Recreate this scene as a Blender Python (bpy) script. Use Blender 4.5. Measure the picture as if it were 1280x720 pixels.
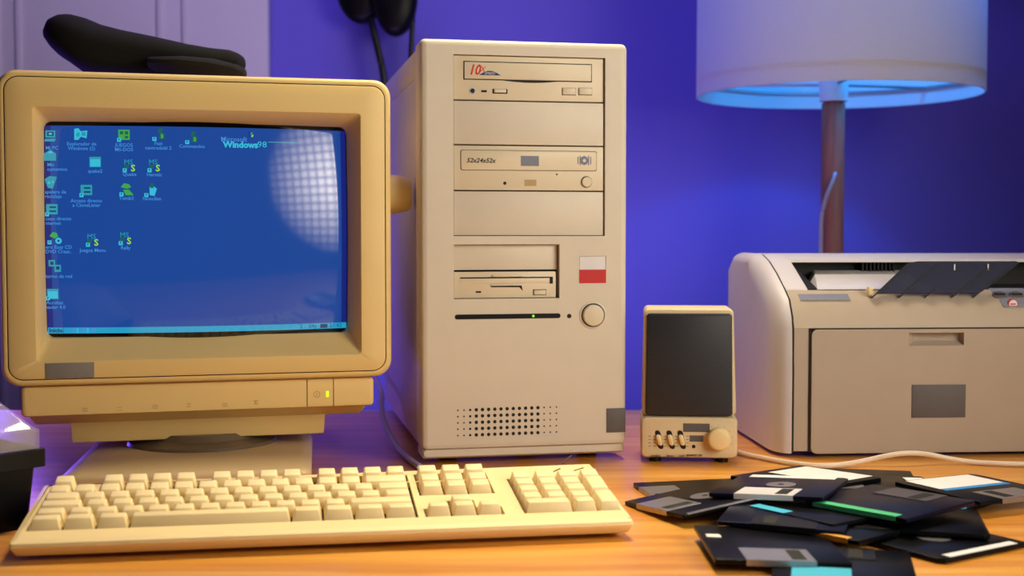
import bpy, bmesh, math, random
from mathutils import Vector, Matrix
R = math.radians
random.seed(7)
for o in list(bpy.data.objects): bpy.data.objects.remove(o)
SC = bpy.context.scene; COL = SC.collection
# ------------------------------------------------------------------ camera
F = 1620.0; H = 0.224; PITCH = math.atan(73 / F)      # z = 0 is the desk top, the floor is at -0.74
cd = bpy.data.cameras.new('camera'); cam = bpy.data.objects.new('camera', cd); COL.objects.link(cam)
cam.location = (0, 0, H); cam.rotation_euler = (math.pi / 2 - PITCH, 0, 0)
cd.sensor_width = 36; cd.lens = 36 * F / 1280; cd.clip_start = .02
cd.dof.use_dof = True; cd.dof.focus_distance = 1.16; cd.dof.aperture_fstop = 7.0
SC.camera = cam
# ------------------------------------------------------------------ world, lights, exposure
SC.view_settings.view_transform = 'Standard'; SC.view_settings.look = 'None'
SC.view_settings.exposure = 0; SC.view_settings.gamma = 1; SC.view_settings.use_curve_mapping = False
W = bpy.data.worlds.new('world'); SC.world = W; W.use_nodes = True
W.node_tree.nodes['Background'].inputs[0].default_value = (.16, .12, .30, 1)
W.node_tree.nodes['Background'].inputs[1].default_value = .06
def area(name, loc, target, size, power, color, sy=None, spread=180, grid=False):
    l = bpy.data.lights.new(name, 'AREA'); l.energy = power; l.color = color; l.size = size; l.spread = R(spread); l.shape = 'DISK' if grid else 'SQUARE'
    if sy: l.shape = 'RECTANGLE'; l.size_y = sy
    o = bpy.data.objects.new(name, l); COL.objects.link(o); o.location = loc
    o.rotation_euler = (Vector(target) - Vector(loc)).to_track_quat('-Z', 'Y').to_euler()
    if grid:                                     # fabric honeycomb grid of the softbox
        l.use_nodes = True; nt = l.node_tree; em = [n for n in nt.nodes if n.type == 'EMISSION'][0]
        g = nt.nodes.new('ShaderNodeNewGeometry'); sx = nt.nodes.new('ShaderNodeSeparateXYZ'); nt.links.new(g.outputs['Parametric'], sx.inputs[0])
        ms = []
        for k in (0, 1):
            m = nt.nodes.new('ShaderNodeMath'); m.operation = 'MULTIPLY'; m.inputs[1].default_value = 18; nt.links.new(sx.outputs[k], m.inputs[0])
            f = nt.nodes.new('ShaderNodeMath'); f.operation = 'FRACT'; nt.links.new(m.outputs[0], f.inputs[0])
            c = nt.nodes.new('ShaderNodeMath'); c.operation = 'GREATER_THAN'; c.inputs[1].default_value = .28; nt.links.new(f.outputs[0], c.inputs[0]); ms.append(c)
        mm = nt.nodes.new('ShaderNodeMath'); mm.operation = 'MULTIPLY'; nt.links.new(ms[0].outputs[0], mm.inputs[0]); nt.links.new(ms[1].outputs[0], mm.inputs[1])
        ad = nt.nodes.new('ShaderNodeMath'); ad.operation = 'MULTIPLY_ADD'; ad.inputs[1].default_value = 1.75; ad.inputs[2].default_value = .12
        nt.links.new(mm.outputs[0], ad.inputs[0])
        vd = nt.nodes.new('ShaderNodeVectorMath'); vd.operation = 'DISTANCE'; vd.inputs[1].default_value = (.5, .5, 0)
        cb = nt.nodes.new('ShaderNodeCombineXYZ'); nt.links.new(sx.outputs[0], cb.inputs[0]); nt.links.new(sx.outputs[1], cb.inputs[1]); nt.links.new(cb.outputs[0], vd.inputs[0])
        fo = nt.nodes.new('ShaderNodeMapRange'); fo.inputs['From Min'].default_value = .12; fo.inputs['From Max'].default_value = .5; fo.inputs['To Min'].default_value = 1.5; fo.inputs['To Max'].default_value = .05
        nt.links.new(vd.outputs['Value'], fo.inputs[0]); ml = nt.nodes.new('ShaderNodeMath'); ml.operation = 'MULTIPLY'
        nt.links.new(ad.outputs[0], ml.inputs[0]); nt.links.new(fo.outputs[0], ml.inputs[1]); nt.links.new(ml.outputs[0], em.inputs[1])
    return o
area('softbox_key', (.76, .46, .53), (-.12, 1.22, .32), .92, 7.0, (1, .895, .72), spread=112, grid=True)
area('overhead_warm', (.12, 1.38, 1.08), (-.02, .86, 0), .24, 4.6, (1, .83, .47), spread=92)
area('violet_side', (-.80, 1.72, .14), (-.25, 1.22, .02), .28, 1.7, (.20, .09, 1), spread=150)
area('wall_wash', (-.32, 1.60, 1.45), (-.28, 2.2, .10), 1.0, 4.6, (.42, .33, 1), sy=.3, spread=130)
area('wall_uplight', (-.16, 1.76, .02), (.05, 2.2, .30), .5, 1.5, (.45, .33, 1), sy=.12, spread=150)
# ------------------------------------------------------------------ pixel -> place helpers
def ray(x, y):
    a, b = (x - 640) / F, -(y - 360) / F
    return Vector((a, math.cos(PITCH) + b * math.sin(PITCH), -math.sin(PITCH) + b * math.cos(PITCH)))
def atY(x, y, Y):
    r = ray(x, y); t = Y / r.y; return Vector((r.x * t, Y, H + r.z * t))
def atZ(x, y, z=0.0):
    r = ray(x, y); t = (z - H) / r.z; return Vector((r.x * t, r.y * t, z))
class Frame:                                      # an upright frame: u along the front, y = depth, v = height
    def __init__(s, X, Y, yaw): s.X, s.Y, s.a = X, Y, R(yaw)
    def uv(s, x, y, d=0.0):
        r = ray(x, y); ox = s.X - math.sin(s.a) * d; oy = s.Y + math.cos(s.a) * d
        n = (math.sin(s.a), -math.cos(s.a)); t = (ox * n[0] + oy * n[1]) / (r.x * n[0] + r.y * n[1])
        X, Y, Z = r.x * t, r.y * t, H + r.z * t
        return ((X - ox) * math.cos(s.a) + (Y - oy) * math.sin(s.a), Z)
    def loc(s, p):                                # world point -> local
        dx, dy = p[0] - s.X, p[1] - s.Y
        return Vector((dx * math.cos(s.a) + dy * math.sin(s.a), -dx * math.sin(s.a) + dy * math.cos(s.a), p[2]))
# ------------------------------------------------------------------ materials
def c_(rgb):
    return tuple(((v / 255) / 12.92 if v / 255 <= .04045 else ((v / 255 + .055) / 1.055) ** 2.4) for v in rgb) + (1,)
def mat(name, rgb, rough=.5, metal=0, var=.05, scale=30, bump=0, bscale=600, emit=None, es=1, coat=0, trans=0, alpha=1, spec=.5, ior=1.45, stretch=None):
    m = bpy.data.materials.new(name); m.use_nodes = True; nt = m.node_tree; b = nt.nodes['Principled BSDF']
    col = c_(rgb)
    b.inputs['Roughness'].default_value = rough; b.inputs['Metallic'].default_value = metal
    b.inputs['Coat Weight'].default_value = coat; b.inputs['Transmission Weight'].default_value = trans
    b.inputs['Specular IOR Level'].default_value = spec; b.inputs['IOR'].default_value = ior; b.inputs['Alpha'].default_value = alpha
    tc = nt.nodes.new('ShaderNodeTexCoord'); mp = nt.nodes.new('ShaderNodeMapping'); nt.links.new(tc.outputs['Object'], mp.inputs[0])
    if stretch: mp.inputs['Scale'].default_value = stretch
    nz = nt.nodes.new('ShaderNodeTexNoise'); nz.inputs['Scale'].default_value = scale; nz.inputs['Detail'].default_value = 3
    nt.links.new(mp.outputs[0], nz.inputs['Vector'])
    rp = nt.nodes.new('ShaderNodeValToRGB'); nt.links.new(nz.outputs['Fac'], rp.inputs[0])
    rp.color_ramp.elements[0].position = .3; rp.color_ramp.elements[1].position = .7
    rp.color_ramp.elements[0].color = tuple(v * (1 - var) for v in col[:3]) + (1,)
    rp.color_ramp.elements[1].color = tuple(min(1, v * (1 + var)) for v in col[:3]) + (1,)
    nt.links.new(rp.outputs[0], b.inputs['Base Color'])
    if bump:
        n2 = nt.nodes.new('ShaderNodeTexNoise'); n2.inputs['Scale'].default_value = bscale; nt.links.new(tc.outputs['Object'], n2.inputs['Vector'])
        bp = nt.nodes.new('ShaderNodeBump'); bp.inputs['Strength'].default_value = bump; bp.inputs['Distance'].default_value = .0005
        nt.links.new(n2.outputs['Fac'], bp.inputs['Height']); nt.links.new(bp.outputs[0], b.inputs['Normal'])
    if emit: b.inputs['Emission Color'].default_value = c_(emit); b.inputs['Emission Strength'].default_value = es
    return m
M = {}
M['tower'] = mat('tower_plastic', (208, 199, 184), .48, var=.02, bump=.25, bscale=1800)
M['tower_side'] = mat('tower_steel_paint', (205, 196, 186), .33, var=.02, bump=.2, bscale=900)
M['drive'] = mat('drive_plastic', (212, 200, 176), .45, var=.02)
M['mon'] = mat('yellowed_plastic', (222, 194, 130), .45, var=.025, scale=8, bump=.3, bscale=1500)
M['mon2'] = mat('yellowed_plastic_light', (196, 170, 132), .45, var=.02, scale=8, bump=.2, bscale=1500)
M['kb'] = mat('keyboard_plastic', (236, 212, 160), .5, var=.02, scale=14, bump=.3, bscale=1800)
M['key'] = mat('key_plastic', (238, 217, 168), .45, var=.02, scale=40)
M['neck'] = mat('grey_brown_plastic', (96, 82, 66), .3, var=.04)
M['dark'] = mat('dark_gap', (16, 14, 13), .7)
M['black'] = mat('black_plastic', (11, 11, 13), .42, var=.1, bump=.2, spec=.25)
M['navy'] = mat('navy_plastic', (11, 13, 34), .34, var=.06, spec=.16)
M['blackdisk'] = mat('black_disk_plastic', (7, 8, 12), .34, var=.08, spec=.16)
M['silver'] = mat('silver_metal', (160, 158, 164), .36, metal=.85, var=.06, scale=120)
M['dkmetal'] = mat('dark_metal', (92, 88, 98), .4, metal=.6, var=.06, scale=120)
M['whitepl'] = mat('white_plastic', (214, 212, 218), .4)
M['paper'] = mat('paper_label_or_glint', (232, 228, 232), .65, var=.02)
M['blue_lab'] = mat('blue_label', (52, 140, 214), .6, var=.03)
M['cyan_lab'] = mat('cyan_label', (58, 184, 222), .6, var=.03)
M['green_lab'] = mat('green_label', (70, 190, 130), .6, var=.03)
M['orange_lab'] = mat('orange_label', (224, 160, 60), .6, var=.03)
M['pink_lab'] = mat('pink_sticker', (226, 120, 110), .6, var=.03)
M['gray_patch'] = mat('grey_badge', (124, 120, 118), .6, var=.04, scale=200)
M['patch_dk'] = mat('dark_grey_badge', (92, 88, 90), .6, var=.04, scale=200)
M['patch_bl'] = mat('blue_grey_badge', (118, 122, 142), .6, var=.04, scale=200)
M['red'] = mat('red_sticker', (186, 6, 16), .45, var=.02)
M['redink'] = mat('red_ink', (200, 50, 34), .6)
M['blueink'] = mat('blue_ink', (24, 52, 110), .6)
M['ink'] = mat('dark_ink', (52, 46, 42), .6)
M['inklt'] = mat('light_ink', (176, 152, 108), .6)
M['printer'] = mat('printer_plastic', (172, 157, 142), .5, var=.02, bump=.3, bscale=1500)
M['printer_cap'] = mat('printer_grey_plastic', (205, 200, 206), .45, var=.02, bump=.3, bscale=1500)
M['spk'] = mat('speaker_plastic', (214, 196, 160), .5, var=.02, bump=.2)
M['knob'] = mat('cream_knob', (232, 210, 160), .4, var=.02)
M['cable_w'] = mat('white_cable', (214, 198, 180), .45, var=.03)
M['cable_l'] = mat('lavender_grey_cable', (170, 160, 180), .4, var=.03)
M['cable_b'] = mat('black_cable', (12, 12, 14), .45)
M['cloth'] = mat('black_cloth', (6, 6, 7), .95, var=.25, scale=60, bump=.6, bscale=900)
M['woodpost'] = mat('dark_wood', (150, 84, 66), .5, var=.25, scale=6, stretch=(30, 30, 2))
M['led_green'] = mat('green_led', (120, 200, 60), .3, emit=(130, 230, 40), es=1.0)
M['led_yellow'] = mat('yellow_green_led', (190, 220, 40), .3, emit=(190, 225, 20), es=1.0)
M['door'] = mat('door_paint', (206, 200, 206), .6, var=.015, scale=5)
M['wall'] = mat('wall_paint', (108, 98, 205), .75, var=.015, scale=5, bump=.3, bscale=200)
M['floor'] = mat('floor_boards', (96, 66, 44), .5, var=.2, scale=4, stretch=(2, 20, 1))
M['glass_dk'] = mat('dark_glass', (8, 8, 10), .06, spec=.6)
M['acrylic'] = mat('clear_acrylic', (200, 194, 206), .08, var=.04, alpha=.30, spec=1.0, ior=1.5)
def smoke():
    m = mat('smoked_plastic', (34, 38, 66), .4, var=.02, alpha=.88, spec=.15); return m
M['smoke'] = smoke()
def wood():
    m = bpy.data.materials.new('pine_desk'); m.use_nodes = True; nt = m.node_tree; b = nt.nodes['Principled BSDF']; N = nt.nodes.new; L = nt.links.new
    tc = N('ShaderNodeTexCoord')
    mp = N('ShaderNodeMapping'); mp.inputs['Scale'].default_value = (1.1, 26, 1); L(tc.outputs['Object'], mp.inputs[0])
    ds = N('ShaderNodeTexNoise'); ds.inputs['Scale'].default_value = 3; ds.inputs['Detail'].default_value = 2; L(tc.outputs['Object'], ds.inputs['Vector'])
    ad = N('ShaderNodeVectorMath'); ad.operation = 'MULTIPLY_ADD'; ad.inputs[1].default_value = (0, 1.3, 0); L(ds.outputs['Color'], ad.inputs[0]); L(mp.outputs[0], ad.inputs[2])
    n1 = N('ShaderNodeTexNoise'); n1.inputs['Scale'].default_value = 2.2; n1.inputs['Detail'].default_value = 5; n1.inputs['Roughness'].default_value = .6; L(ad.outputs[0], n1.inputs['Vector'])
    rp = N('ShaderNodeValToRGB'); L(n1.outputs['Fac'], rp.inputs[0]); e = rp.color_ramp.elements
    e[0].position = .30; e[0].color = c_((206, 126, 40)); e[1].position = .68; e[1].color = c_((240, 178, 80))
    k = e.new(.5); k.color = c_((226, 154, 60))
    # fine pores
    m2 = N('ShaderNodeMapping'); m2.inputs['Scale'].default_value = (12, 420, 1); L(tc.outputs['Object'], m2.inputs[0])
    n2 = N('ShaderNodeTexNoise'); n2.inputs['Scale'].default_value = 1; n2.inputs['Detail'].default_value = 2; L(m2.outputs[0], n2.inputs['Vector'])
    mx = N('ShaderNodeMix'); mx.data_type = 'RGBA'; mx.blend_type = 'MULTIPLY'; mx.inputs[0].default_value = .22
    L(rp.outputs[0], mx.inputs[6]); L(n2.outputs['Fac'], mx.inputs[7])
    # knots
    mk = N('ShaderNodeMapping'); mk.inputs['Scale'].default_value = (2.6, 6.5, 1); mk.inputs['Location'].default_value = (.31, .12, 0); L(tc.outputs['Object'], mk.inputs[0])
    vo = N('ShaderNodeTexVoronoi'); vo.inputs['Scale'].default_value = 1; L(mk.outputs[0], vo.inputs['Vector'])
    rk = N('ShaderNodeValToRGB'); L(vo.outputs['Distance'], rk.inputs[0]); rk.color_ramp.elements[0].position = .03; rk.color_ramp.elements[0].color = (1, 1, 1, 1)
    rk.color_ramp.elements[1].position = .12; rk.color_ramp.elements[1].color = (0, 0, 0, 1)
    mk2 = N('ShaderNodeMix'); mk2.data_type = 'RGBA'; L(rk.outputs[0], mk2.inputs[0]); L(mx.outputs[2], mk2.inputs[6]); mk2.inputs[7].default_value = c_((128, 52, 18))
    L(mk2.outputs[2], b.inputs['Base Color'])
    b.inputs['Roughness'].default_value = .34; b.inputs['Coat Weight'].default_value = .15; b.inputs['Coat Roughness'].default_value = .2
    bp = N('ShaderNodeBump'); bp.inputs['Strength'].default_value = .12; bp.inputs['Distance'].default_value = .001; L(n2.outputs['Fac'], bp.inputs['Height']); L(bp.outputs[0], b.inputs['Normal'])
    return m
M['wood'] = wood()
def grille():
    m = bpy.data.materials.new('speaker_mesh'); m.use_nodes = True; nt = m.node_tree; b = nt.nodes['Principled BSDF']; N = nt.nodes.new; L = nt.links.new
    tc = N('ShaderNodeTexCoord'); sp = N('ShaderNodeSeparateXYZ'); L(tc.outputs['Object'], sp.inputs[0])
    def ma(op, a, c=None):
        n = N('ShaderNodeMath'); n.operation = op
        for i, v in enumerate((a, c)):
            if v is None: continue
            if isinstance(v, (int, float)): n.inputs[i].default_value = v
            else: L(v, n.inputs[i])
        return n.outputs[0]
    p = .0021; res = []
    for off in (0, .5):
        x = ma('ADD', ma('DIVIDE', sp.outputs[0], p), off); z = ma('ADD', ma('DIVIDE', sp.outputs[2], p * 1.732), off)
        fx = ma('SUBTRACT', ma('FRACT', ma('ADD', x, 50)), .5); fz = ma('MULTIPLY', ma('SUBTRACT', ma('FRACT', ma('ADD', z, 50)), .5), 1.732)
        res.append(ma('SQRT', ma('ADD', ma('MULTIPLY', fx, fx), ma('MULTIPLY', fz, fz))))
    d = ma('MINIMUM', res[0], res[1]); h = ma('GREATER_THAN', d, .33)
    mx = N('ShaderNodeMix'); mx.data_type = 'RGBA'; L(h, mx.inputs[0]); mx.inputs[6].default_value = c_((8, 8, 10)); mx.inputs[7].default_value = c_((42, 46, 58))
    L(mx.outputs[2], b.inputs['Base Color']); b.inputs['Roughness'].default_value = .5
    return m
M['grille'] = grille()
def shade_mat():
    m = bpy.data.materials.new('lamp_shade_fabric'); m.use_nodes = True; nt = m.node_tree; N = nt.nodes.new; L = nt.links.new
    b = nt.nodes['Principled BSDF']; out = nt.nodes['Material Output']
    tc = N('ShaderNodeTexCoord'); nz = N('ShaderNodeTexNoise'); nz.inputs['Scale'].default_value = 300; L(tc.outputs['Object'], nz.inputs['Vector'])
    rp = N('ShaderNodeValToRGB'); L(nz.outputs['Fac'], rp.inputs[0]); rp.color_ramp.elements[0].color = c_((236, 228, 222)); rp.color_ramp.elements[1].color = c_((244, 238, 232))
    L(rp.outputs[0], b.inputs['Base Color']); b.inputs['Roughness'].default_value = .85
    t = N('ShaderNodeBsdfTranslucent'); t.inputs[0].default_value = c_((190, 200, 225))
    mx = N('ShaderNodeMixShader'); mx.inputs[0].default_value = .36; L(b.outputs[0], mx.inputs[1]); L(t.outputs[0], mx.inputs[2]); L(mx.outputs[0], out.inputs[0])
    return m
M['shade'] = shade_mat()
def em(name, rgb, s=1.0, rough=.075):
    m = bpy.data.materials.new(name); m.use_nodes = True; b = m.node_tree.nodes['Principled BSDF']
    b.inputs['Base Color'].default_value = (.01, .01, .012, 1); b.inputs['Roughness'].default_value = rough
    nt = m.node_tree; tc = nt.nodes.new('ShaderNodeTexCoord'); nz = nt.nodes.new('ShaderNodeTexNoise'); nz.inputs['Scale'].default_value = 3
    nt.links.new(tc.outputs['Object'], nz.inputs['Vector']); rp = nt.nodes.new('ShaderNodeValToRGB'); nt.links.new(nz.outputs['Fac'], rp.inputs[0])
    c = c_(rgb); rp.color_ramp.elements[0].color = tuple(v * .94 for v in c[:3]) + (1,); rp.color_ramp.elements[1].color = tuple(v * 1.06 for v in c[:3]) + (1,)
    nt.links.new(rp.outputs[0], b.inputs['Emission Color']); b.inputs['Emission Strength'].default_value = s
    return m
M['e_blue'] = em('screen_blue', (20, 68, 148)); M['e_navy'] = em('screen_navy', (16, 32, 118)); M['e_cyan'] = em('screen_cyan', (54, 184, 214)); M['e_bar'] = em('screen_taskbar', (34, 154, 194))
M['e_text'] = em('screen_text', (66, 140, 214)); M['e_green'] = em('screen_green', (62, 160, 74)); M['e_teal'] = em('screen_teal', (40, 150, 170)); M['e_dark'] = em('screen_dark', (14, 58, 104)); M['e_yel'] = em('screen_yellow', (150, 210, 60))
M['e_dgreen'] = em('screen_dark_green', (26, 96, 84))
# ------------------------------------------------------------------ mesh builder
class MB:
    def __init__(s, *mats): s.bm = bmesh.new(); s.mats = [M[m] for m in mats]; s.keep = False
    def _append(s, b2, mi=0, mx=None):
        if mx is not None: bmesh.ops.transform(b2, matrix=mx, verts=b2.verts)
        vm = {v: s.bm.verts.new(v.co) for v in b2.verts}
        for f in b2.faces:
            try: nf = s.bm.faces.new([vm[v] for v in f.verts]); nf.material_index = mi
            except ValueError: pass
        b2.free()
    def box(s, x0, x1, y0, y1, z0, z1, bev=0, mi=0, seg=2, mx=None):
        b = bmesh.new(); bmesh.ops.create_cube(b, size=1)
        for v in b.verts: v.co = Vector(((x0 + x1) / 2 + v.co.x * (x1 - x0), (y0 + y1) / 2 + v.co.y * (y1 - y0), (z0 + z1) / 2 + v.co.z * (z1 - z0)))
        if bev: bmesh.ops.bevel(b, geom=list(b.edges), offset=min(bev, .49 * min(x1 - x0, y1 - y0, z1 - z0)), segments=seg, affect='EDGES', profile=.5)
        s._append(b, mi, mx); return s
    def hexa(s, p, bev=0, mi=0, seg=2):           # 8 corners: bottom 4 then top 4, ccw
        b = bmesh.new(); v = [b.verts.new(q) for q in p]
        for f in ((3, 2, 1, 0), (4, 5, 6, 7), (0, 1, 5, 4), (1, 2, 6, 5), (2, 3, 7, 6), (3, 0, 4, 7)): b.faces.new([v[i] for i in f])
        if bev: bmesh.ops.bevel(b, geom=list(b.edges), offset=bev, segments=seg, affect='EDGES', profile=.5)
        s._append(b, mi); return s
    def loft(s, loops, cap0=True, cap1=True, mi=0, closed=True):
        L = [[s.bm.verts.new(p) for p in l] for l in loops]; n = len(loops[0])
        for a, b in zip(L, L[1:]):
            for i in range(n if closed else n - 1):
                try: f = s.bm.faces.new((a[i], a[(i + 1) % n], b[(i + 1) % n], b[i])); f.material_index = mi
                except ValueError: pass
        if cap0: s.bm.faces.new(L[0][::-1]).material_index = mi
        if cap1: s.bm.faces.new(L[-1]).material_index = mi
        return s
    def lathe(s, prof, origin=(0, 0, 0), axis='z', n=32, mi=0, caps=True):    # prof: (r, h)
        loops = []
        for r, h in prof:
            l = []
            for k in range(n):
                t = 2 * math.pi * k / n; a, b = r * math.cos(t), r * math.sin(t)
                p = {'z': (a, b, h), 'y': (a, h, -b), 'x': (h, a, b)}[axis]
                l.append(Vector(origin) + Vector(p))
            loops.append(l)
        return s.loft(loops, caps, caps, mi)
    def tube(s, pts, r, n=8, mi=0, sub=6):
        P = [Vector(p) for p in pts]; Q = []
        for i in range(len(P) - 1):
            a = P[max(i - 1, 0)]; b = P[i]; c = P[i + 1]; d = P[min(i + 2, len(P) - 1)]
            for k in range(sub):
                t = k / sub; Q.append(.5 * ((2 * b) + (c - a) * t + (2 * a - 5 * b + 4 * c - d) * t * t + (-a + 3 * b - 3 * c + d) * t ** 3))
        Q.append(P[-1]); loops = []; up = Vector((0, 0, 1))
        for i, q in enumerate(Q):
            tn = (Q[min(i + 1, len(Q) - 1)] - Q[max(i - 1, 0)]).normalized()
            if abs(tn.dot(up)) > .98: up = Vector((0, 1, 0))
            sd = tn.cross(up).normalized(); u2 = sd.cross(tn)
            loops.append([q + (sd * math.cos(2 * math.pi * k / n) + u2 * math.sin(2 * math.pi * k / n)) * r for k in range(n)])
        return s.loft(loops, True, True, mi)
    def prism(s, poly, axis, a, b, mi=0, bev=0):    # poly in the plane perpendicular to axis; extruded a..b
        def P(q, t): return {'x': (t, q[0], q[1]), 'y': (q[0], t, q[1]), 'z': (q[0], q[1], t)}[axis]
        b2 = bmesh.new(); A = [b2.verts.new(P(q, a)) for q in poly]; B = [b2.verts.new(P(q, b)) for q in poly]; n = len(poly)
        b2.faces.new(A[::-1]); b2.faces.new(B)
        for i in range(n): b2.faces.new((A[i], A[(i + 1) % n], B[(i + 1) % n], B[i]))
        bmesh.ops.recalc_face_normals(b2, faces=b2.faces)
        if bev: bmesh.ops.bevel(b2, geom=list(b2.edges), offset=bev, segments=2, affect='EDGES', profile=.5)
        s._append(b2, mi); return s
    def relief(s, us, vs, dep, mi=lambda i, j: 0, P=None):
        P = P or (lambda u, d, v: (u, d, v)); nu, nv = len(us) - 1, len(vs) - 1; cache = {}
        def V(u, d, v):
            k = (round(u, 6), round(d, 6), round(v, 6))
            if k not in cache: cache[k] = s.bm.verts.new(P(u, d, v))
            return cache[k]
        def Fc(vv, m):
            try: s.bm.faces.new(vv).material_index = m
            except ValueError: pass
        for i in range(nu):
            for j in range(nv):
                d = dep(i, j); u0, u1, v0, v1 = us[i], us[i + 1], vs[j], vs[j + 1]
                if d is None: continue
                Fc((V(u0, d, v0), V(u1, d, v0), V(u1, d, v1), V(u0, d, v1)), mi(i, j))
                if i + 1 < nu and dep(i + 1, j) not in (d, None):
                    e = dep(i + 1, j); Fc((V(u1, d, v0), V(u1, e, v0), V(u1, e, v1), V(u1, d, v1)), 0)
                if j + 1 < nv and dep(i, j + 1) not in (d, None):
                    e = dep(i, j + 1); Fc((V(u0, d, v1), V(u1, d, v1), V(u1, e, v1), V(u0, e, v1)), 0)
        return s
    def text(s, st, x, z, size, mi=0, y=0, th=.0002, P=None, bold=0, shear=0, align='LEFT', xs=1.0):
        cu = bpy.data.curves.new('t', 'FONT'); cu.body = st; cu.size = size; cu.offset = bold; cu.shear = shear; cu.align_x = align; cu.resolution_u = 2
        cu.extrude = 0 if P else th
        o = bpy.data.objects.new('t', cu); COL.objects.link(o); bpy.context.view_layer.update()
        me = bpy.data.meshes.new_from_object(o.evaluated_get(bpy.context.evaluated_depsgraph_get()))
        b2 = bmesh.new(); b2.from_mesh(me)
        for v in b2.verts:
            a, b, c = v.co.x * xs, v.co.y, v.co.z
            v.co = Vector(P(x + a, z + b)) if P else Vector((x + a, y - c, z + b))
        s._append(b2, mi); bpy.data.objects.remove(o); bpy.data.curves.remove(cu); bpy.data.meshes.remove(me); return s
    def build(s, name, parent=None, angle=40, flip=True, loc=None, rot=None):
        bmesh.ops.remove_doubles(s.bm, verts=s.bm.verts, dist=1e-6)
        if flip: bmesh.ops.recalc_face_normals(s.bm, faces=s.bm.faces)
        me = bpy.data.meshes.new(name); s.bm.to_mesh(me); s.bm.free()
        for m in s.mats: me.materials.append(m)
        for p in me.polygons: p.use_smooth = True
        me.set_sharp_from_angle(angle=R(angle))
        o = bpy.data.objects.new(name, me); COL.objects.link(o)
        if parent: o.parent = parent
        if loc: o.location = loc
        if rot: o.rotation_euler = rot
        return o
def rrect(x0, x1, z0, z1, r, y, n=5):
    pts = []
    for cx, cz, a in ((x1 - r, z0 + r, -90), (x1 - r, z1 - r, 0), (x0 + r, z1 - r, 90), (x0 + r, z0 + r, 180)):
        for k in range(n + 1):
            t = R(a + 90 * k / n); pts.append((cx + r * math.cos(t), y, cz + r * math.sin(t)))
    return pts
def tag(o, label, cat, group=None):
    o['label'] = label; o['category'] = cat
    if group: o['group'] = group
    return o
def thing(name, label, cat, loc=(0, 0, 0), rot=(0, 0, 0), group=None):
    o = bpy.data.objects.new(name, None); COL.objects.link(o); o.location = loc; o.rotation_euler = rot; o.empty_display_size = .02
    return tag(o, label, cat, group)
def struct(o): o['kind'] = 'structure'; return o
# ------------------------------------------------------------------ the room
WY = 2.20
struct(MB('wall').box(-2.2, 2.2, WY, WY + .1, -.74, 1.8).build('wall_back'))
struct(MB('wall').box(-2.3, -2.2, -1.0, WY + .1, -.74, 1.8).build('wall_left'))
struct(MB('floor').box(-2.3, 2.3, -1.0, WY + .1, -.80, -.74).build('floor'))
struct(MB('wall').box(-2.2, 2.2, WY - .014, WY, -.74, -.62, .004).build('baseboard_back'))
dx0, dx1 = atY(-140, 40, WY).x, atY(338, 40, WY).x
dr = struct(MB('door').box(dx0, dx1, WY - .022, WY - .001, -.74, 1.3, .003).build('door_1'))
for k, px in enumerate((4, 30, 205, 236)):
    p = atY(px, 40, WY)
    MB('door').box(p.x - .005, p.x + .005, WY - .027, WY - .021, -.55, 1.2, .002).build('door_moulding', dr)
# ------------------------------------------------------------------ the desk
dk = thing('desk', 'orange pine desk with glossy wood grain under the computer', 'desk', (0, 1.03, -.74))
MB('wood').box(-1.0, 1.1, -.62, .575, .708, .74, .004).build('desk_top', dk)
for x in (-.94, 1.04):
    for y in (-.56, .52): MB('wood').box(x - .03, x + .03, y - .03, y + .03, 0, .708, .003).build('leg', dk)
MB('wood').box(-.91, 1.01, .505, .535, .60, .708, .002).build('apron', dk)
# ------------------------------------------------------------------ tower
TF = Frame(-.0856, 1.2183, 11.2); TW, TH, TD = .2010, .4028, .385
tw = thing('computer_tower', 'tall beige computer tower with drive bays and a red and white sticker', 'computer', (TF.X, TF.Y, 0), (0, 0, TF.a))
def tu(x): return TF.uv(x, 290)[0]
def tv(x, y): return TF.uv(x, y)[1]
def TU(x, y, d=0): return TF.uv(x, y, d)
zS = tv(650, 559)                                  # seam above the plinth
# steel case
MB('tower_side', 'dark').box(.003, TW - .003, .032, TD, .012, TH - .002, .003).build('case', tw)
mb = MB('tower_side')
mb.box(.0022, .004, .036, TD - .01, .02, TH - .034, .0006).box(.0022, .004, .036, TD - .01, TH - .031, TH - .006, .0006)
mb.build('side_panel', tw)
for x in (.03, TW - .03):
    for y in (.04, TD - .04): MB('black').lathe([(.010, 0), (.010, .012)], (x, y, 0), n=16).build('rubber_foot', tw)
# front bezel: shell ring + relief
us_b = [tu(567), tu(700), tu(756)]
i_ = .006
mb = MB('tower', 'dark')
mb.loft([rrect(0, TW, zS, TH, .005, .036), rrect(0, TW, zS, TH, .005, .006), rrect(.0008, TW - .0008, zS + .0004, TH - .0012, .005, .002), rrect(.0025, TW - .0025, zS + .0012, TH - .003, .004, .0006), rrect(i_, TW - i_, zS + .004, TH - i_, .0001, 0)], False, False)
vB1, vB2, vB3, vB4 = tv(660, 373), tv(633, 305.5), tv(660, 295), tv(660, 70)
uL, uF, uR = TU(567, 180)[0], TU(699.5, 340)[0], TU(756.5, 180)[0]
bx0, bx1 = TU(724, 337)[0], TU(757.5, 337)[0]; bz1, bz0 = TU(740, 320)[1], TU(740, 354)[1]
us = sorted([i_, uL, uF, bx0, uR, bx1, TW - i_]); vs = sorted([zS + .004, vB1, bz0, vB2, bz1, vB3, vB4, TH - i_])
def dep(i, j):
    u = (us[i] + us[i + 1]) / 2; v = (vs[j] + vs[j + 1]) / 2
    if uL < u < uR and vB3 < v < vB4: return .012
    if uL < u < uF and vB1 < v < vB2: return .014
    if bx0 < u < bx1 and bz0 < v < bz1: return .0012
    return 0
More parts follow.
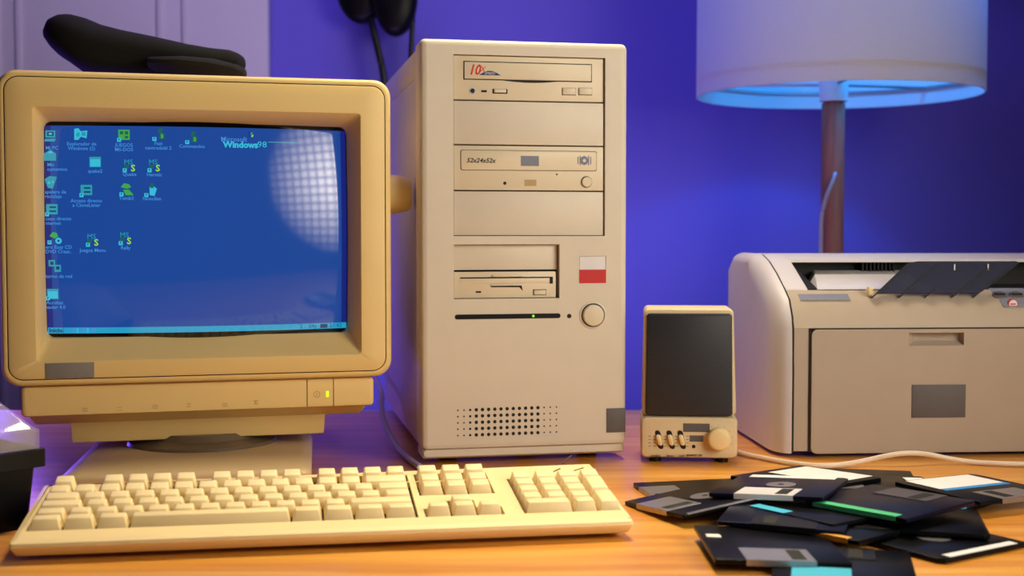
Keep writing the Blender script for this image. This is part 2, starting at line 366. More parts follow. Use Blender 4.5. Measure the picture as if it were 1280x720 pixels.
mb.relief(us, vs, dep, lambda i, j: 1 if dep(i, j) > .01 else 0)
mb.build('front_bezel', tw, flip=False)
# plinth below the seam
MB('tower').loft([rrect(.001, TW - .001, .006, zS + .001, .003, .036), rrect(.001, TW - .001, .006, zS + .001, .003, .006), rrect(.003, TW - .003, .008, zS - .0005, .003, .0035)], True, True).build('plinth', tw)
# bays
g = .0006
z1 = vB4; zb = [TU(640, 126)[1], TU(640, 181.5)[1], TU(640, 238.5)[1], vB3]
def bay(za, zt, d, name, mt='drive'):
    return MB(mt).box(uL + g, uR - .0012, d, .013, za + g, zt - g, .0006).build(name, tw)
def dshift(f, x, y, d): return f.uv(x, y, d)
cd1 = bay(zb[0], z1, .003, 'cd_drive'); cov = bay(zb[1], zb[0], .0022, 'bay_cover', 'tower'); cdw = bay(zb[2], zb[1], .0022, 'cd_writer'); cov2 = bay(zb[3], zb[2], .0022, 'bay_cover', 'tower')
# cd drive details (sub-parts)
D1 = .003
a, b = TU(580, 77, D1); c, d = TU(739, 102, D1)
b = TU(660, 79, D1)[1]; d = TU(660, 100.5, D1)[1]
mb = MB('dark', 'drive', 'redink', 'blueink', 'inklt'); mb.box(a - .0006, c + .0006, D1 - .0002, D1 + .002, d - .0006, b + .0006)
mb.box(a + .0003, c - .0003, D1 - .0014, D1 + .001, d + .0003, b - .0003, .0004, mi=1)
x0, zz = TU(585.5, 93, D1 - .0015); mb.text('10', x0, zz, .0135, 2, D1 - .0015, shear=.3, bold=.0003, xs=.82)
x0, zz = TU(599.5, 90, D1 - .0015); mb.text('X', x0, zz, .0080, 2, D1 - .0015, shear=.3, xs=.9)
cx, cz = TU(612, 93.5, D1); poly = [(cx - .0105, cz - .0006)] + [(cx - .0105 + .021 * k / 10, cz - .0006 + .0042 * math.sin(math.pi * k / 10)) for k in range(1, 10)] + [(cx + .0105, cz - .0006)]
mb.prism(poly, 'y', D1 - .0016, D1 - .0012, mi=3)
mb.text('SPEED', cx, cz + .0001, .0034, 1, D1 - .0017, align='CENTER', xs=1.1)
cx, cz = TU(661, 89, D1); mb.text('disc', cx, cz - .001, .006, 1, D1 - .0015, align='CENTER', xs=1.2)
mb.build('disc_tray', cd1)
cx, cz = TU(663, 101.5, D1)
MB('dark').prism([(cx - .031, cz + .0008)] + [(cx - .031 + .062 * k / 10, cz + .0006 - .0022 * math.sin(math.pi * k / 10)) for k in range(1, 10)] + [(cx + .031, cz + .0008)], 'y', D1 - .0004, D1 + .001).build('tray_notch', cd1)
cx, cz = TU(590.5, 113.5, D1); MB('dark', 'silver').lathe([(.0032, D1 - .0006), (.0032, D1 + .001)], (cx, 0, cz), 'y', 20, 1).lathe([(.0022, D1 - .0009), (.0022, D1 + .0005)], (cx, 0, cz), 'y', 16, 0).build('headphone_jack', cd1)
cx, cz = TU(605, 114, D1); MB('dark').box(cx - .0026, cx + .0026, D1 - .0003, D1 + .001, cz - .001, cz + .001).build('indicator_slot', cd1)
cx, cz = TU(625, 114.2, D1); MB('dark', 'drive').box(cx - .0072, cx + .0072, D1 - .0003, D1 + .001, cz - .0022, cz + .0022).box(cx - .0058, cx + .0058, D1 - .0016, D1 + .001, cz - .0013, cz + .0020, .0005, mi=1).build('volume_wheel', cd1)
for px in (711, 731.5):
    cx, cz = TU(px, 114.5, D1); MB('dark', 'drive').box(cx - .0067, cx + .0067, D1 - .0002, D1 + .001, cz - .0036, cz + .0036).box(cx - .0063, cx + .0063, D1 - .0016, D1 + .001, cz - .0031, cz + .0033, .0006, mi=1).build('eject_button', cd1)
# cd writer
D2 = .0022
a = TU(575.5, 200, D2)[0]; c = TU(746, 200, D2)[0]; b = TU(660, 188, D2)[1]; d = TU(660, 213.5, D2)[1]
mb = MB('dark', 'drive', 'ink', 'patch_bl')
mb.loft([rrect(a, c, d, b, .002, D2 + .001), rrect(a, c, d, b, .002, D2 - .0002)], True, True)
mb.loft([rrect(a + .0005, c - .0005, d + .0005, b - .0005, .0018, D2 + .001), rrect(a + .0005, c - .0005, d + .0005, b - .0005, .0018, D2 - .0008), rrect(a + .001, c - .001, d + .001, b - .001, .0015, D2 - .0012)], True, True, mi=1)
x0, zz = TU(583, 203, D2 - .001); mb.text('52x24x52x', x0, zz, .0060, 2, D2 - .0013, shear=.3, bold=.00012, xs=1.02)
cx, cz = TU(662, 201.3, D2); mb.box(cx - .0088, cx + .0088, D2 - .0014, D2, cz - .0048, cz + .0048, mi=3)
cx, cz = TU(730, 200.8, D2)
for k in range(7):
    dx = (k - 3) * .0021; hh = .0046 if k % 2 else .0036
    mb.box(cx + dx - .0005, cx + dx + .0005, D2 - .00135, D2, cz - hh, cz + hh, mi=3)
mb.lathe([(.0042, D2 - .0014), (.0042, D2)], (cx - .0002, 0, cz), 'y', 20, 3).lathe([(.0016, D2 - .0016), (.0016, D2)], (cx, 0, cz), 'y', 12, 1)
mb.build('disc_tray', cdw)
for px, py, r in ((631, 229, .0016), (696, 218, .0009)):
    cx, cz = TU(px, py, D2); MB('dark').lathe([(r, D2 - .0003), (r, D2 + .001)], (cx, 0, cz), 'y', 14).build('indicator_hole', cdw)
cx, cz = TU(663, 228.5, D2); MB('inklt').box(cx - .0058, cx + .0058, D2 - .0002, D2 + .0002, cz - .003, cz + .003).build('embossed_mark', cdw)
cx, cz = TU(733, 227.5, D2); MB('dark', 'drive').lathe([(.0056, D2 - .0002), (.0056, D2 + .001)], (cx, 0, cz), 'y', 28).lathe([(.0050, D2 + .001), (.0050, D2 - .0016), (.0042, D2 - .0024)], (cx, 0, cz), 'y', 28, 1).build('eject_button', cdw)
# 3.5 inch bay
zf = TU(633, 338.5)[1]
MB('tower').box(uL + g, uF - .001, .006, .0135, zf + .0008, vB2 - .0004, .0006).build('bay_cover', tw)
D3 = .0034
fl = MB('drive').box(uL + g, uF - .0028, D3, .0135, vB1 + .0006, zf - .0010, .0006).build('floppy_drive', tw)
a, zt = TU(575, 347.5, D3); c = TU(691, 347, D3)[0]
mb = MB('dark', 'drive', 'inklt'); mb.box(a, c, D3 - .0002, D3 + .001, zt - .0006, zt + .0006)
mb.box(a, c, D3 - .0004, D3 + .001, zt - .0056, zt - .0008, .0003, mi=1); mb.box(c - .0032, c, D3 - .0006, D3 + .001, zt - .006, zt + .0004, 0, mi=0)
ax, bx = TU(615, 345, D3)[0], TU(653, 345, D3)[0]; mb.box(ax, bx, D3 - .0022, D3, zt + .0008, zt + .0030, .0006, mi=1)
mb.build('disk_slot', fl)
ax, az = TU(613.5, 358.3, D3); bx = TU(652, 358, D3)[0]
MB('dark', 'drive').prism([(ax, az - .0005), (ax, az + .0005), (bx, az + .0009), (bx + .0012, az - .0045), (bx - .0022, az - .0008)], 'y', D3 - .0002, D3 + .001).box(ax, bx, D3 - .0016, D3, az + .0008, az + .0022, .0005, mi=1).build('grip_notch', fl)
cx, cz = TU(598, 365, D3); MB('dark').box(cx - .0026, cx + .0026, D3 - .0002, D3 + .001, cz - .0008, cz + .0008).build('indicator_slot', fl)
cx, cz = TU(674.5, 365.5, D3); MB('dark', 'drive').box(cx - .0064, cx + .0064, D3 - .0002, D3 + .001, cz - .0027, cz + .0029).box(cx - .0058, cx + .0058, D3 - .0016, D3 + .001, cz - .0022, cz + .0023, .0005, mi=1).build('eject_button', fl)
# sticker, button, slot, holes
bm_ = (bz0 + bz1) / 2
o = MB('whitepl', 'red').box(bx0 + .0005, bx1 - .0004, .0004, .0012, bm_, bz1 - .0005).box(bx0, bx1, -.0004, .0008, bz0, bm_, mi=1).build('sticker', tw); o['label'] = 'red and white square sticker'
cx, cz = TU(741, 394)
MB('tower').lathe([(.0136, .0005), (.0132, -.0008), (.0118, -.0012), (.0112, .0004)], (cx, 0, cz), 'y', 40).build('button_ring', tw)
MB('dark', 'drive').lathe([(.0113, .0004), (.0113, -.0004)], (cx, 0, cz), 'y', 40).lathe([(.0104, .0005), (.0104, -.0030), (.0095, -.0040), (.005, -.0046), (.001, -.0048)], (cx, 0, cz), 'y', 40, 1).build('power_button', tw)
a, zz = TU(568.5, 396.3); c = TU(700.5, 395.5)[0]
sl = MB('black').loft([rrect(a, c, zz - .0023, zz + .0023, .0022, .0005), rrect(a, c, zz - .0023, zz + .0023, .0022, -.0004)]).build('indicator_strip', tw); sl['label'] = 'long black strip'
cx = TU(666.5, 396)[0]; MB('led_green').lathe([(.0012, -.0003), (.0012, -.0007), (.0006, -.001)], (cx, 0, zz), 'y', 12).build('green_light', sl)
cx, cz = TU(711.5, 395); MB('dark').lathe([(.0022, .0005), (.0022, -.0002)], (cx, 0, cz), 'y', 16).build('reset_hole', tw)
mb = MB('dark')
for r in range(5):
    for k in range(17):
        fx = k / 16; px = 572.3 + (695.5 - 572.3) * fx; py0, py1 = 513 - 4.2 * fx, 544.5 - 4.6 * fx
        rad = .0017 if 3 <= k <= 13 else (.0012 if k == 2 else .0008)
        cx, cz = TU(px, py0 + (py1 - py0) * r / 4); mb.lathe([(rad, .0004), (rad, -.00015)], (cx, 0, cz), 'y', 12)
mb.build('vent_holes', tw)
a, b = TU(758, 510.5); c, d = TU(783, 540)
MB('patch_dk').box(a, min(c, TW - .001), -.0005, .0012, d, b, .0002).build('badge', tw)
# ------------------------------------------------------------------ monitor
MF = Frame(-.4485, 1.13, 14.5)
mon = thing('crt_monitor', 'yellowed beige tube monitor showing a blue desktop screen', 'monitor', (MF.X, MF.Y, 0), (0, 0, MF.a))
mL, mR, mB, mT = .0012, .3468, .0857, .3635
def MU(x, y, d=0): return MF.uv(x, y, d)
oL = (MU(41, 131)[0] + MU(44, 458)[0]) / 2; oR = (MU(449, 143)[0] + MU(454, 438)[0]) / 2; oT = (MU(41, 131)[1] + MU(449, 143)[1]) / 2; oB = (MU(44, 458)[1] + MU(454, 438)[1]) / 2
SD = .022
iL = (MU(53, 148, SD)[0] + MU(57, 427, SD)[0]) / 2; iR = (MU(434, 160, SD)[0] + MU(437, 412, SD)[0]) / 2; iT = (MU(53, 148, SD)[1] + MU(434, 160, SD)[1]) / 2; iB = (MU(57, 427, SD)[1] + MU(437, 412, SD)[1]) / 2
mb = MB('mon', 'dark')
r = .016
mb.loft([rrect(mL, mR, mB, mT, r, .040, 7), rrect(mL, mR, mB, mT, r, .006, 7), rrect(mL + .001, mR - .001, mB + .001, mT - .001, r, .0025, 7), rrect(mL + .0035, mR - .0035, mB + .0035, mT - .0035, r - .002, .0008, 7), rrect(mL + .0055, mR - .0055, mB + .0055, mT - .0055, r - .003, .0010, 7)], False, False)
mb.loft([rrect(mL + .0055, mR - .0055, mB + .0055, mT - .0055, r - .003, .0010, 7), rrect(mL + .0056, mR - .0056, mB + .0056, mT - .0056, r - .003, .003, 7), rrect(mL + .0064, mR - .0064, mB + .0064, mT - .0064, r - .004, .003, 7)], False, False, mi=1)
q = .0064
mb.loft([rrect(mL + q, mR - q, mB + q, mT - q, r - .004, .003, 7), rrect(mL + q, mR - q, mB + q, mT - q, r - .004, .0006, 7), rrect(mL + q + .002, mR - q - .002, mB + q + .002, mT - q - .002, r - .005, -.0006, 7), rrect(oL, oR, oB, oT, .003, 0, 7), rrect(oL + .0008, oR - .0008, oB + .0008, oT - .0008, .003, .001, 7), rrect(iL, iR, iB, iT, .007, SD, 7), rrect(iL, iR, iB, iT, .007, SD + .02, 7)], False, False)
mb.build('front_bezel', mon)
# rear housing
mb = MB('mon')
mb.loft([rrect(mL + .004, mR - .004, mB + .004, mT - .004, .014, .040), rrect(mL + .008, mR - .008, mB + .006, mT - .008, .014, .10), rrect(mL + .035, mR - .035, mB + .012, mT - .0135, .02, .20), rrect(mL + .075, mR - .075, mB + .03, mT - .0135, .03, .32), rrect(mL + .09, mR - .09, mB + .04, mT - .03, .03, .335)], False, True)
mb.build('rear_housing', mon)
# screen
scu, scv, RS, YC = (iL + iR) / 2, (iB + iT) / 2, .52, .0105
def sy(u, v): return YC + ((u - scu) ** 2 + (v - scv) ** 2) / (2 * RS)
pl, pr_, pt, pb = iL + .0006, iR - .0008, iT - .0036, iB + .0034
tbz = (MU(60, 412.5, SD)[1] + MU(430, 402.5, SD)[1]) / 2
us = [iL - .004, pl, pl + .005] + [pl + .005 + (pr_ - .005 - pl - .005) * k / 34 for k in range(1, 34)] + [pr_ - .005, pr_, iR + .004]
vs = [iB - .004, pb] + [pb + (tbz - pb) * k / 3 for k in (1, 2)] + [tbz + (pt - tbz) * k / 26 for k in range(27)] + [iT + .004]
mb = MB('glass_dk', 'e_blue', 'e_bar', 'e_navy')
vv = [[mb.bm.verts.new((u, sy(u, v), v)) for v in vs] for u in us]
for i in range(len(us) - 1):
    for j in range(len(vs) - 1):
        u = (us[i] + us[i + 1]) / 2; v = (vs[j] + vs[j + 1]) / 2
        f = mb.bm.faces.new((vv[i][j], vv[i + 1][j], vv[i + 1][j + 1], vv[i][j + 1]))
        f.material_index = 0 if not (pl < u < pr_ and pb < v < pt) else (2 if v < tbz else (3 if (u < pl + .005 or u > pr_ - .005) else 1))
scr = mb.build('screen', mon, angle=60); scr['label'] = 'curved blue screen'
def SP(off): return lambda u, v: (u, sy(u, v) - off, v)
def spx(x, y):
    d = .02
    for _ in range(4): u, v = MU(x, y, d); d = sy(u, v)
    return u, v
kpx = 1.16 / F                                     # metres per picture pixel on the screen
def icon(px, py, draw, cap, cx=None, cy=None, fs=6.2, al='CENTER', dy=5.6):
    mb = MB('e_cyan', 'e_text', 'e_green', 'e_dark', 'e_teal', 'e_yel', 'e_dgreen')
    u0, v0 = spx(px, py)
    def poly(pts, mi=0, off=.0003):
        P = [mb.bm.verts.new(SP(off)(u0 + x * kpx, v0 + y * kpx)) for x, y in pts]; mb.bm.faces.new(P).material_index = mi
    def rc(x0, x1, y0, y1, mi=0, off=.0003): poly([(x0, y0), (x1, y0), (x1, y1), (x0, y1)], mi, off)
    def arrow(x=-6, y=-6): rc(x - 2.5, x + 2.5, y - 2.5, y + 2.5, 0, .0004); poly([(x - 1, y - 1.2), (x + 1.4, y + 1.4), (x - .8, y + 1.4)], 3, .0005)
    for d in draw:
        if d == 'arrow': arrow()
        elif d == 'pc': rc(-6, 6, -1, 8, 4); rc(-4, 4, 1, 6.4, 3, .0004); rc(-2, 2, 2.4, 5, 0, .0005); poly([(-8, -6), (5, -6), (7, -2.4), (-6, -2.4)], 4)
        elif d == 'docs': poly([(-8, -6), (7, -6), (7, 3), (0, 8), (-8, 3)], 4); poly([(-4, 3.4), (4, 3.4), (0, 7)], 0, .0004)
        elif d == 'bin': poly([(-8, 4), (-4, -7), (2, -8), (6, 4), (7, 7), (-2, 8)], 4); rc(-4, -1, -2, 1, 0, .0004); rc(1, 3, -1, 2, 0, .0004)
        elif d == 'net': rc(-7, 1, 0, 8, 4); rc(-5, -1, 2, 6, 3, .0004); rc(0, 8, -7, 2, 4, .0005); rc(2, 6, -4, 0, 3, .0006)
        elif d == 'page': rc(-7, 7, -7, 6, 4); rc(-6, 6, -6, 3, 0, .0004)
        elif d == 'form': rc(-7, 7, -6, 7, 4); rc(-3, 5, -3, -1, 3, .0004); rc(-3, 5, 2, 4, 3, .0004)
        elif d == 'explorer': poly([(-8, -7), (-3, -7), (0, -3), (7, -5), (8, 5), (0, 4), (-3, 8), (-8, 7)], 0); rc(1, 6, -2, 3, 4, .0004); poly([(-6, -1), (-3, -4), (-1, 0), (-3, 4)], 4, .0004)
        elif d == 'game': rc(-7, 7, -6, 7, 2); rc(-5, -1, 1, 5, 6, .0004); rc(1, 5, 1, 5, 6, .0004); rc(1, 5, -4, -1, 6, .0004)
        elif d == 'ms':
            mb.text('MS', u0 - 7 * kpx, v0 + 1.5 * kpx, 9 * kpx, 4, P=SP(.0003)); mb.text('S', u0 + 1.5 * kpx, v0 - 7 * kpx, 11.5 * kpx, 5, P=SP(.0003), bold=.0002); rc(-7, -1, -3.5, 1, 6)
        elif d == 'figure': poly([(-1, -6), (6, -6), (7, 1), (3, 3), (5, 8), (0, 8), (-2, 3), (1, 0)], 6); poly([(2, -5), (5, -5), (5, 0), (2, 1)], 2, .0004)
        elif d == 'car': poly([(-7, 3), (-3, 8), (3, 7), (6, 3), (1, 1)], 2); poly([(-4, 0), (3, 0), (9, -7), (-1, -7)], 2); poly([(-3, 0), (4, 2), (3, 0)], 3, .0004)
        elif d == 'disc':
            poly([(-6, 2), (-2, 7), (3, 6), (5, 1), (0, -1)], 2)
            P = [(5 + 4 * math.cos(t * .5236), -4 + 4 * math.sin(t * .5236)) for t in range(12)]; poly(P, 0, .0004); rc(3.8, 6.2, -5.2, -2.8, 3, .0005)
        elif d == 'map': poly([(-2, -6), (4, -7), (7, 2), (1, 7), (-2, 4)], 0); rc(-1, 3, 3, 9, 6, .0004)
    for k, t in enumerate(cap.split('|')):
        u, v = spx(cx if cx is not None else px, (cy if cy is not None else py + 15) + k * dy)
        mb.text(t, u, v - .3 * fs * kpx, fs * kpx, 1, P=SP(.0003), align=al, xs=1.0, bold=.00005)
    return mb.build('desktop_icon', scr, flip=False)
icon(63, 171, ['pc'], 'Mi PC', 57, 185, al='LEFT')
icon(63, 195, ['docs'], 'Mis|cumentos', 59, 206, al='LEFT')
icon(64, 228, ['bin'], 'apelera de|reciclaje', 56, 240, al='LEFT')
icon(65, 262, ['form', 'arrow'], 'ceso directo|nternet', 57, 273.5, al='LEFT')
icon(68, 297, ['disc', 'arrow'], 'ero Easy CD|DVD Creat..', 57, 309, al='LEFT')
icon(68, 333, ['net'], 'torno de red', 57, 345.5, al='LEFT')
icon(66, 367, ['page', 'arrow'], 'Acrobat|eader 4.0', 58, 378.5, al='LEFT')
icon(101, 168, ['explorer'], 'Explorador de|Windows (2)', 102, 180)
icon(155, 169, ['game', 'arrow'], 'JUEGOS|MS-DOS', 155, 181.5)
icon(199, 168, ['figure', 'arrow'], 'Fast|navtrodobl 2', 198, 179.5)
icon(240, 172, ['figure', 'arrow'], 'Commandos', 240, 183)
icon(119, 202, ['page'], 'quake2', 119, 214)
icon(162, 207, ['ms', 'arrow'], 'Quake', 162, 218)
icon(193, 207, ['ms', 'arrow'], 'Heretic', 193, 218.5)
icon(108, 238, ['form', 'arrow'], 'Acceso directo|a CloneLister', 108, 251)
icon(158, 237, ['car', 'arrow'], 'Tomb3', 158, 248)
icon(189, 238, ['map', 'arrow'], 'Noncilen', 190, 248.5)
icon(116, 300, ['ms', 'arrow'], 'Juegos Menu', 116, 313)
icon(157, 298, ['ms', 'arrow'], 'Rally', 157, 310)
mb = MB('e_cyan', 'e_text', 'e_teal', 'e_yel', 'e_dark')
u, v = spx(276, 176.5); mb.text('Microsoft', u, v, 8.5 * kpx, 1, P=SP(.0003), bold=.00005)
u, v = spx(279, 184); mb.text('Windows', u, v, 11.0 * kpx, 0, P=SP(.0003), bold=.00035, xs=1.02)
u, v = spx(321.5, 184); mb.text('98', u, v, 11.0 * kpx, 0, P=SP(.0003), xs=1.15)
u, v = spx(313, 170)
for dx, dy, mi in ((-3, 1.5, 4), (0, 1.5, 2), (-2.4, -2, 4), (1, -1.6, 3)):
    P = [mb.bm.verts.new(SP(.0003)(u + (dx + a) * kpx, v + (dy + b) * kpx)) for a, b in ((0, 0), (2.4, .8), (3, 3.6), (.6, 2.8))]; mb.bm.faces.new(P).material_index = mi
ua, va = spx(335, 178); ub, vb = spx(375, 179.5); vb = va
P = [mb.bm.verts.new(SP(.0003)(a, b)) for a, b in ((ua, va), (ub, va), (ub, va + .0006), (ua, va + .0006))]; mb.bm.faces.new(P).material_index = 2
mb.build('screen_title', scr, flip=False)
mb = MB('e_dark', 'e_text', 'e_cyan')
ub_, vb_ = pl + .0008, tbz - .0085
zc = (pb + tbz) / 2
mb.text('Inicio', pl + .001, zc - .0016, .0055, 0, P=SP(.0003), bold=.0002)
def bar(x0, x1, h, mi, off=.0003):
    P = [mb.bm.verts.new(SP(off)(a, b)) for a, b in ((x0, zc - h), (x1, zc - h), (x1, zc + h), (x0, zc + h))]; mb.bm.faces.new(P).material_index = mi
bar(pl + .0135, pl + .0139, .0032, 0)
for x in (.0215, .030, .0385): bar(pl + x, pl + x + .0036, .0019, 1)
for x in (.0255, .0345): bar(pl + x, pl + x + .0012, .0022, 2)
mb.text('2 :  04y', pr_ - .045, zc - .0016, .0054, 0, P=SP(.0003)); bar(pr_ - .0255, pr_ - .0185, .0019, 0)
MB('e_dark').text('21:42', pr_ - .0165, zc - .0016, .0054, 0, P=SP(.0003)).build('clock_text', scr, flip=False)
mb.build('taskbar_text', scr, flip=False)
a, b = MU(57, 453); c, d = MU(118, 472)
MB('gray_patch').box(a, c, -.0012, .001, d + .0004, b - .0008, .0002).build('badge', mon)
# control strip and lower case
sL, sR_ = .0160, .3305
zt, zb_ = .0848, .0575
mb = MB('mon', 'dark', 'inklt')
mb.loft([rrect(sL, sR_, zb_, zt, .004, .06), rrect(sL, sR_, zb_, zt, .004, .0115), rrect(sL + .0015, sR_ - .0015, zb_ + .001, zt - .001, .004, .0095), rrect(sL + .004, sR_ - .004, zb_ + .003, zt - .003, .003, .009)], True, True)
for px in (384, 417):
    u = MU(px, 492, .009)[0]; mb.box(u - .0003, u + .0003, .0087, .0096, zb_ + .001, zt - .001, mi=1)
for px, py, k in ((106, 512, 0), (149, 511, 1), (194, 508.5, 2), (236, 506.5, 3), (281, 506, 0), (320, 503, 4)):
    u, z = MU(px, py, .009); mb.box(u - .0022, u + .0022, .0087, .009, z - .0016, z - .0011, mi=2).box(u - .0022, u + .0022, .0087, .009, z + .0011, z + .0016, mi=2)
    if k != 1: mb.box(u - .0003, u + .0003, .0087, .009, z - .0016, z + .0016, mi=2)
    if k in (0, 2): mb.box(u - .0022, u - .0017, .0087, .009, z - .0016, z + .0016, mi=2).box(u + .0017, u + .0022, .0087, .009, z - .0016, z + .0016, mi=2)
u, z = MU(396, 493, .009)
for t in range(16):
    a = t * math.pi / 8; mb.box(u + .0028 * math.cos(a) - .0004, u + .0028 * math.cos(a) + .0004, .0087, .009, z + .0028 * math.sin(a) - .0004, z + .0028 * math.sin(a) + .0004, mi=2)
mb.box(u - .0003, u + .0003, .0087, .009, z - .0014, z + .0014, mi=2)
cs = mb.build('control_strip', mon)
u, z = MU(409, 492.5, .009); MB('led_yellow').box(u - .0014, u + .0014, .0080, .0092, z - .0028, z + .0028, .0004).build('power_light', cs)
u0_, u1_ = MU(90, 540, .048)[0], MU(405, 540, .048)[0]
MB('mon').hexa([(.024, .045, .0455), (.3225, .045, .0455), (.3225, .24, .0455), (.024, .24, .0455), (.020, .022, .058), (.3265, .022, .058), (.3265, .24, .058), (.020, .24, .058)], .001).hexa([(u0_, .050, .0265), (u1_, .050, .0265), (u1_, .22, .0265), (u0_, .22, .0265), (u0_ - .001, .044, .047), (u1_ + .001, .044, .047), (u1_ + .001, .22, .047), (u0_ - .001, .22, .047)], .001).build('lower_case', mon)
# swivel neck and base
pc = MF.loc((-.305, 1.25, 0)); pc = MF.loc(((atZ(235, 560, .02).x), 1.262, 0))
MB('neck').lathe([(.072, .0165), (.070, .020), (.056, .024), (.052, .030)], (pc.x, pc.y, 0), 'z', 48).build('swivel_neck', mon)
bl, br = atZ(72, 601, .012), atZ(388, 597, .012)
bd = (br - bl); bw = bd.length
ba = math.atan2(bd.y, bd.x)
BF = Frame(bl.x, bl.y, 8.5)
bx = MB('mon2'); lp = []
for (ins, z) in ((0, .004), (0, .012), (.002, .0145), (.012, .0165), (.05, .0175)):
    w = bw
    pts = rrect(ins, w - ins, ins, .215 - ins, .01 if ins < .01 else .012, 0, 4)
    lp.append([MF.loc((BF.X + math.cos(BF.a) * p[0] - math.sin(BF.a) * p[2], BF.Y + math.sin(BF.a) * p[0] + math.cos(BF.a) * p[2], 0)) + Vector((0, 0, z)) for p in pts])
bx.loft(lp); 
fe = []
for (fu, fv) in ((.02, .02), (bw - .02, .02), (.02, .195), (bw - .02, .195)):
    p = MF.loc((BF.X + math.cos(BF.a) * fu - math.sin(BF.a) * fv, BF.Y + math.sin(BF.a) * fu + math.cos(BF.a) * fv, 0)); bx.lathe([(.008, 0), (.008, .005)], (p.x, p.y, 0), 'z', 12)
bx.build('swivel_base', mon)
# side knob
kp = MF.loc(atY(492, 243, 1.275)); 
MB('knob').lathe([(.0192, -.03), (.0192, .002), (.0185, .006), (.0165, .0155), (.0145, .018), (.008, .0185)], (kp.x - .002, kp.y, kp.z), 'x', 36).build('side_knob', mon)
# ------------------------------------------------------------------ keyboard
KF = Frame(-.3371, .8577, 9.31); KW, KD = .4312, .137; kh0, kh1 = .0145, .0300
kb = thing('keyboard', 'long cream keyboard lying in front of the monitor and tower', 'keyboard', (KF.X, KF.Y, 0), (0, 0, KF.a))
def deck(v): return kh0 + (kh1 - kh0) * max(0, v) / KD
U = (.2745 - .0060) / 15; V = .0163
k0 = .0078; v0 = .0235
nx = .2833; px_ = .3555
U2 = .0187
rows = [v0 + V * r for r in range(6)]; rows[5] += .0035
wells = [(k0 - .0012, k0 + 15 * U + .0012, v0 - .001, v0 + 5 * V + .001), (k0 - .001, k0 + U + .001, rows[5] - .001, rows[5] + V + .0006), (k0 + 2 * U - .001, k0 + 15 * U + .001, rows[5] - .001, rows[5] + V + .0006),
         (nx - .001, nx + 3 * U2 + .001, v0 + 3 * V - .001, v0 + 5 * V + .001), (nx - .001, nx + 3 * U2 + .001, v0 - .001, v0 + V + .001), (nx + U2 - .001, nx + 2 * U2 + .001, v0 + V, v0 + 2 * V + .001), (nx - .001, nx + 3 * U2 + .001, rows[5] - .001, rows[5] + V + .0006),
         (px_ - .001, px_ + 3.93 * U2 + .001, v0 - .001, v0 + 5 * V + .001)]
us = sorted({0.004, KW - .004} | {round(x, 6) for w in wells for x in w[:2]}); vs = sorted({.006, KD - .004} | {round(x, 6) for w in wells for x in w[2:]})
def kdep(i, j):
    u = (us[i] + us[i + 1]) / 2; v = (vs[j] + vs[j + 1]) / 2
    return -.0045 if any(w[0] < u < w[1] and w[2] < v < w[3] for w in wells) else 0
mb = MB('kb', 'dark')
mb.relief(us, vs, kdep, lambda i, j: 1 if kdep(i, j) < 0 else 0, P=lambda u, d, v: (u, v, deck(v) + d))
def kloop(ins, zf):
    pts = rrect(ins, KW - ins, ins if ins < .005 else .006, KD - ins, max(.0005, .004 - ins), 0, 3)
    return [(p[0], p[2], zf(p[2])) for p in pts]
def kl(x0, x1, y0, y1, r, zf): return [(p[0], p[2], zf(p[2])) for p in rrect(x0, x1, y0, y1, r, 0, 3)]
mb.loft([kl(.006, KW - .006, .010, KD - .001, .003, lambda v: .003), kl(.003, KW - .003, .0035, KD, .003, lambda v: .0050), kl(0, KW, 0, KD, .003, lambda v: deck(v) - .0035), kl(.0006, KW - .0006, .0008, KD - .0006, .003, lambda v: deck(v) - .0012), kl(.004, KW - .004, .006, KD - .004, .0002, lambda v: deck(v))], True, False)
vF = rows[5] + V + .0006
for v in mb.bm.verts:
    if v.co.y > vF: v.co.y += (v.co.x / KW - .5) * .020 * min(1, (v.co.y - vF) / (KD - vF - .006))
mb.build('keyboard_case', kb, flip=False)
mb = MB('ink')
for (ax, ay, bx_, by) in ((703, 583.5, 714, 577), (715, 589.5, 729, 586.5), (692, 590, 700, 587.5)):
    p, q = KF.loc(atZ(ax, ay, .028)), KF.loc(atZ(bx_, by, .028)); d = (q - p); n = Vector((-d.y, d.x, 0)).normalized() * .0006
    P = [p - n, q - n, q + n, p + n]; mb.hexa([(t.x, t.y, deck(t.y) - .0003) for t in P] + [(t.x, t.y, deck(t.y) + .0003) for t in P])
mb.build('indicator_marks', kb)
for x in (.02, KW - .02):
    for y in (.020, KD - .02): MB('dark').box(x - .012, x + .012, y, y + .011, 0, .0036, .0008).build('keyboard_foot', kb)
keymesh = {}
def key(u, v, w, d=1, r=0, uu=U, tall=0):
    wk = (round(w, 3), round(d, 3), r, round(uu, 4), tall)
    if wk not in keymesh:
        W2 = w * uu - .0009; D2 = d * V - .0009; base = -.003; top = .0062 + (.0008 if r in (0, 5) else 0) + tall
        ti = .0024; tf = .0042; tb = .0012; tilt = {0: -.0008, 1: -.0003, 2: 0, 3: .0005, 4: .0012, 5: .0014}[r]
        b = MB('key')
        p = [(0, 0, base), (W2, 0, base), (W2, D2, base), (0, D2, base), (ti, tf, top - .0003), (W2 - ti, tf, top - .0003), (W2 - ti, D2 - tb, top + tilt), (ti, D2 - tb, top + tilt)]
        b.hexa(p, .0008, seg=2)
        keymesh[wk] = b.build('key_cap', kb)
        o = keymesh[wk]
    else:
        o = keymesh[wk].copy(); COL.objects.link(o); o.parent = kb
    o.location = (u + .00045, v + .00045, deck(v)); o.rotation_euler = (math.atan((kh1 - kh0) / KD), 0, 0)
    return o
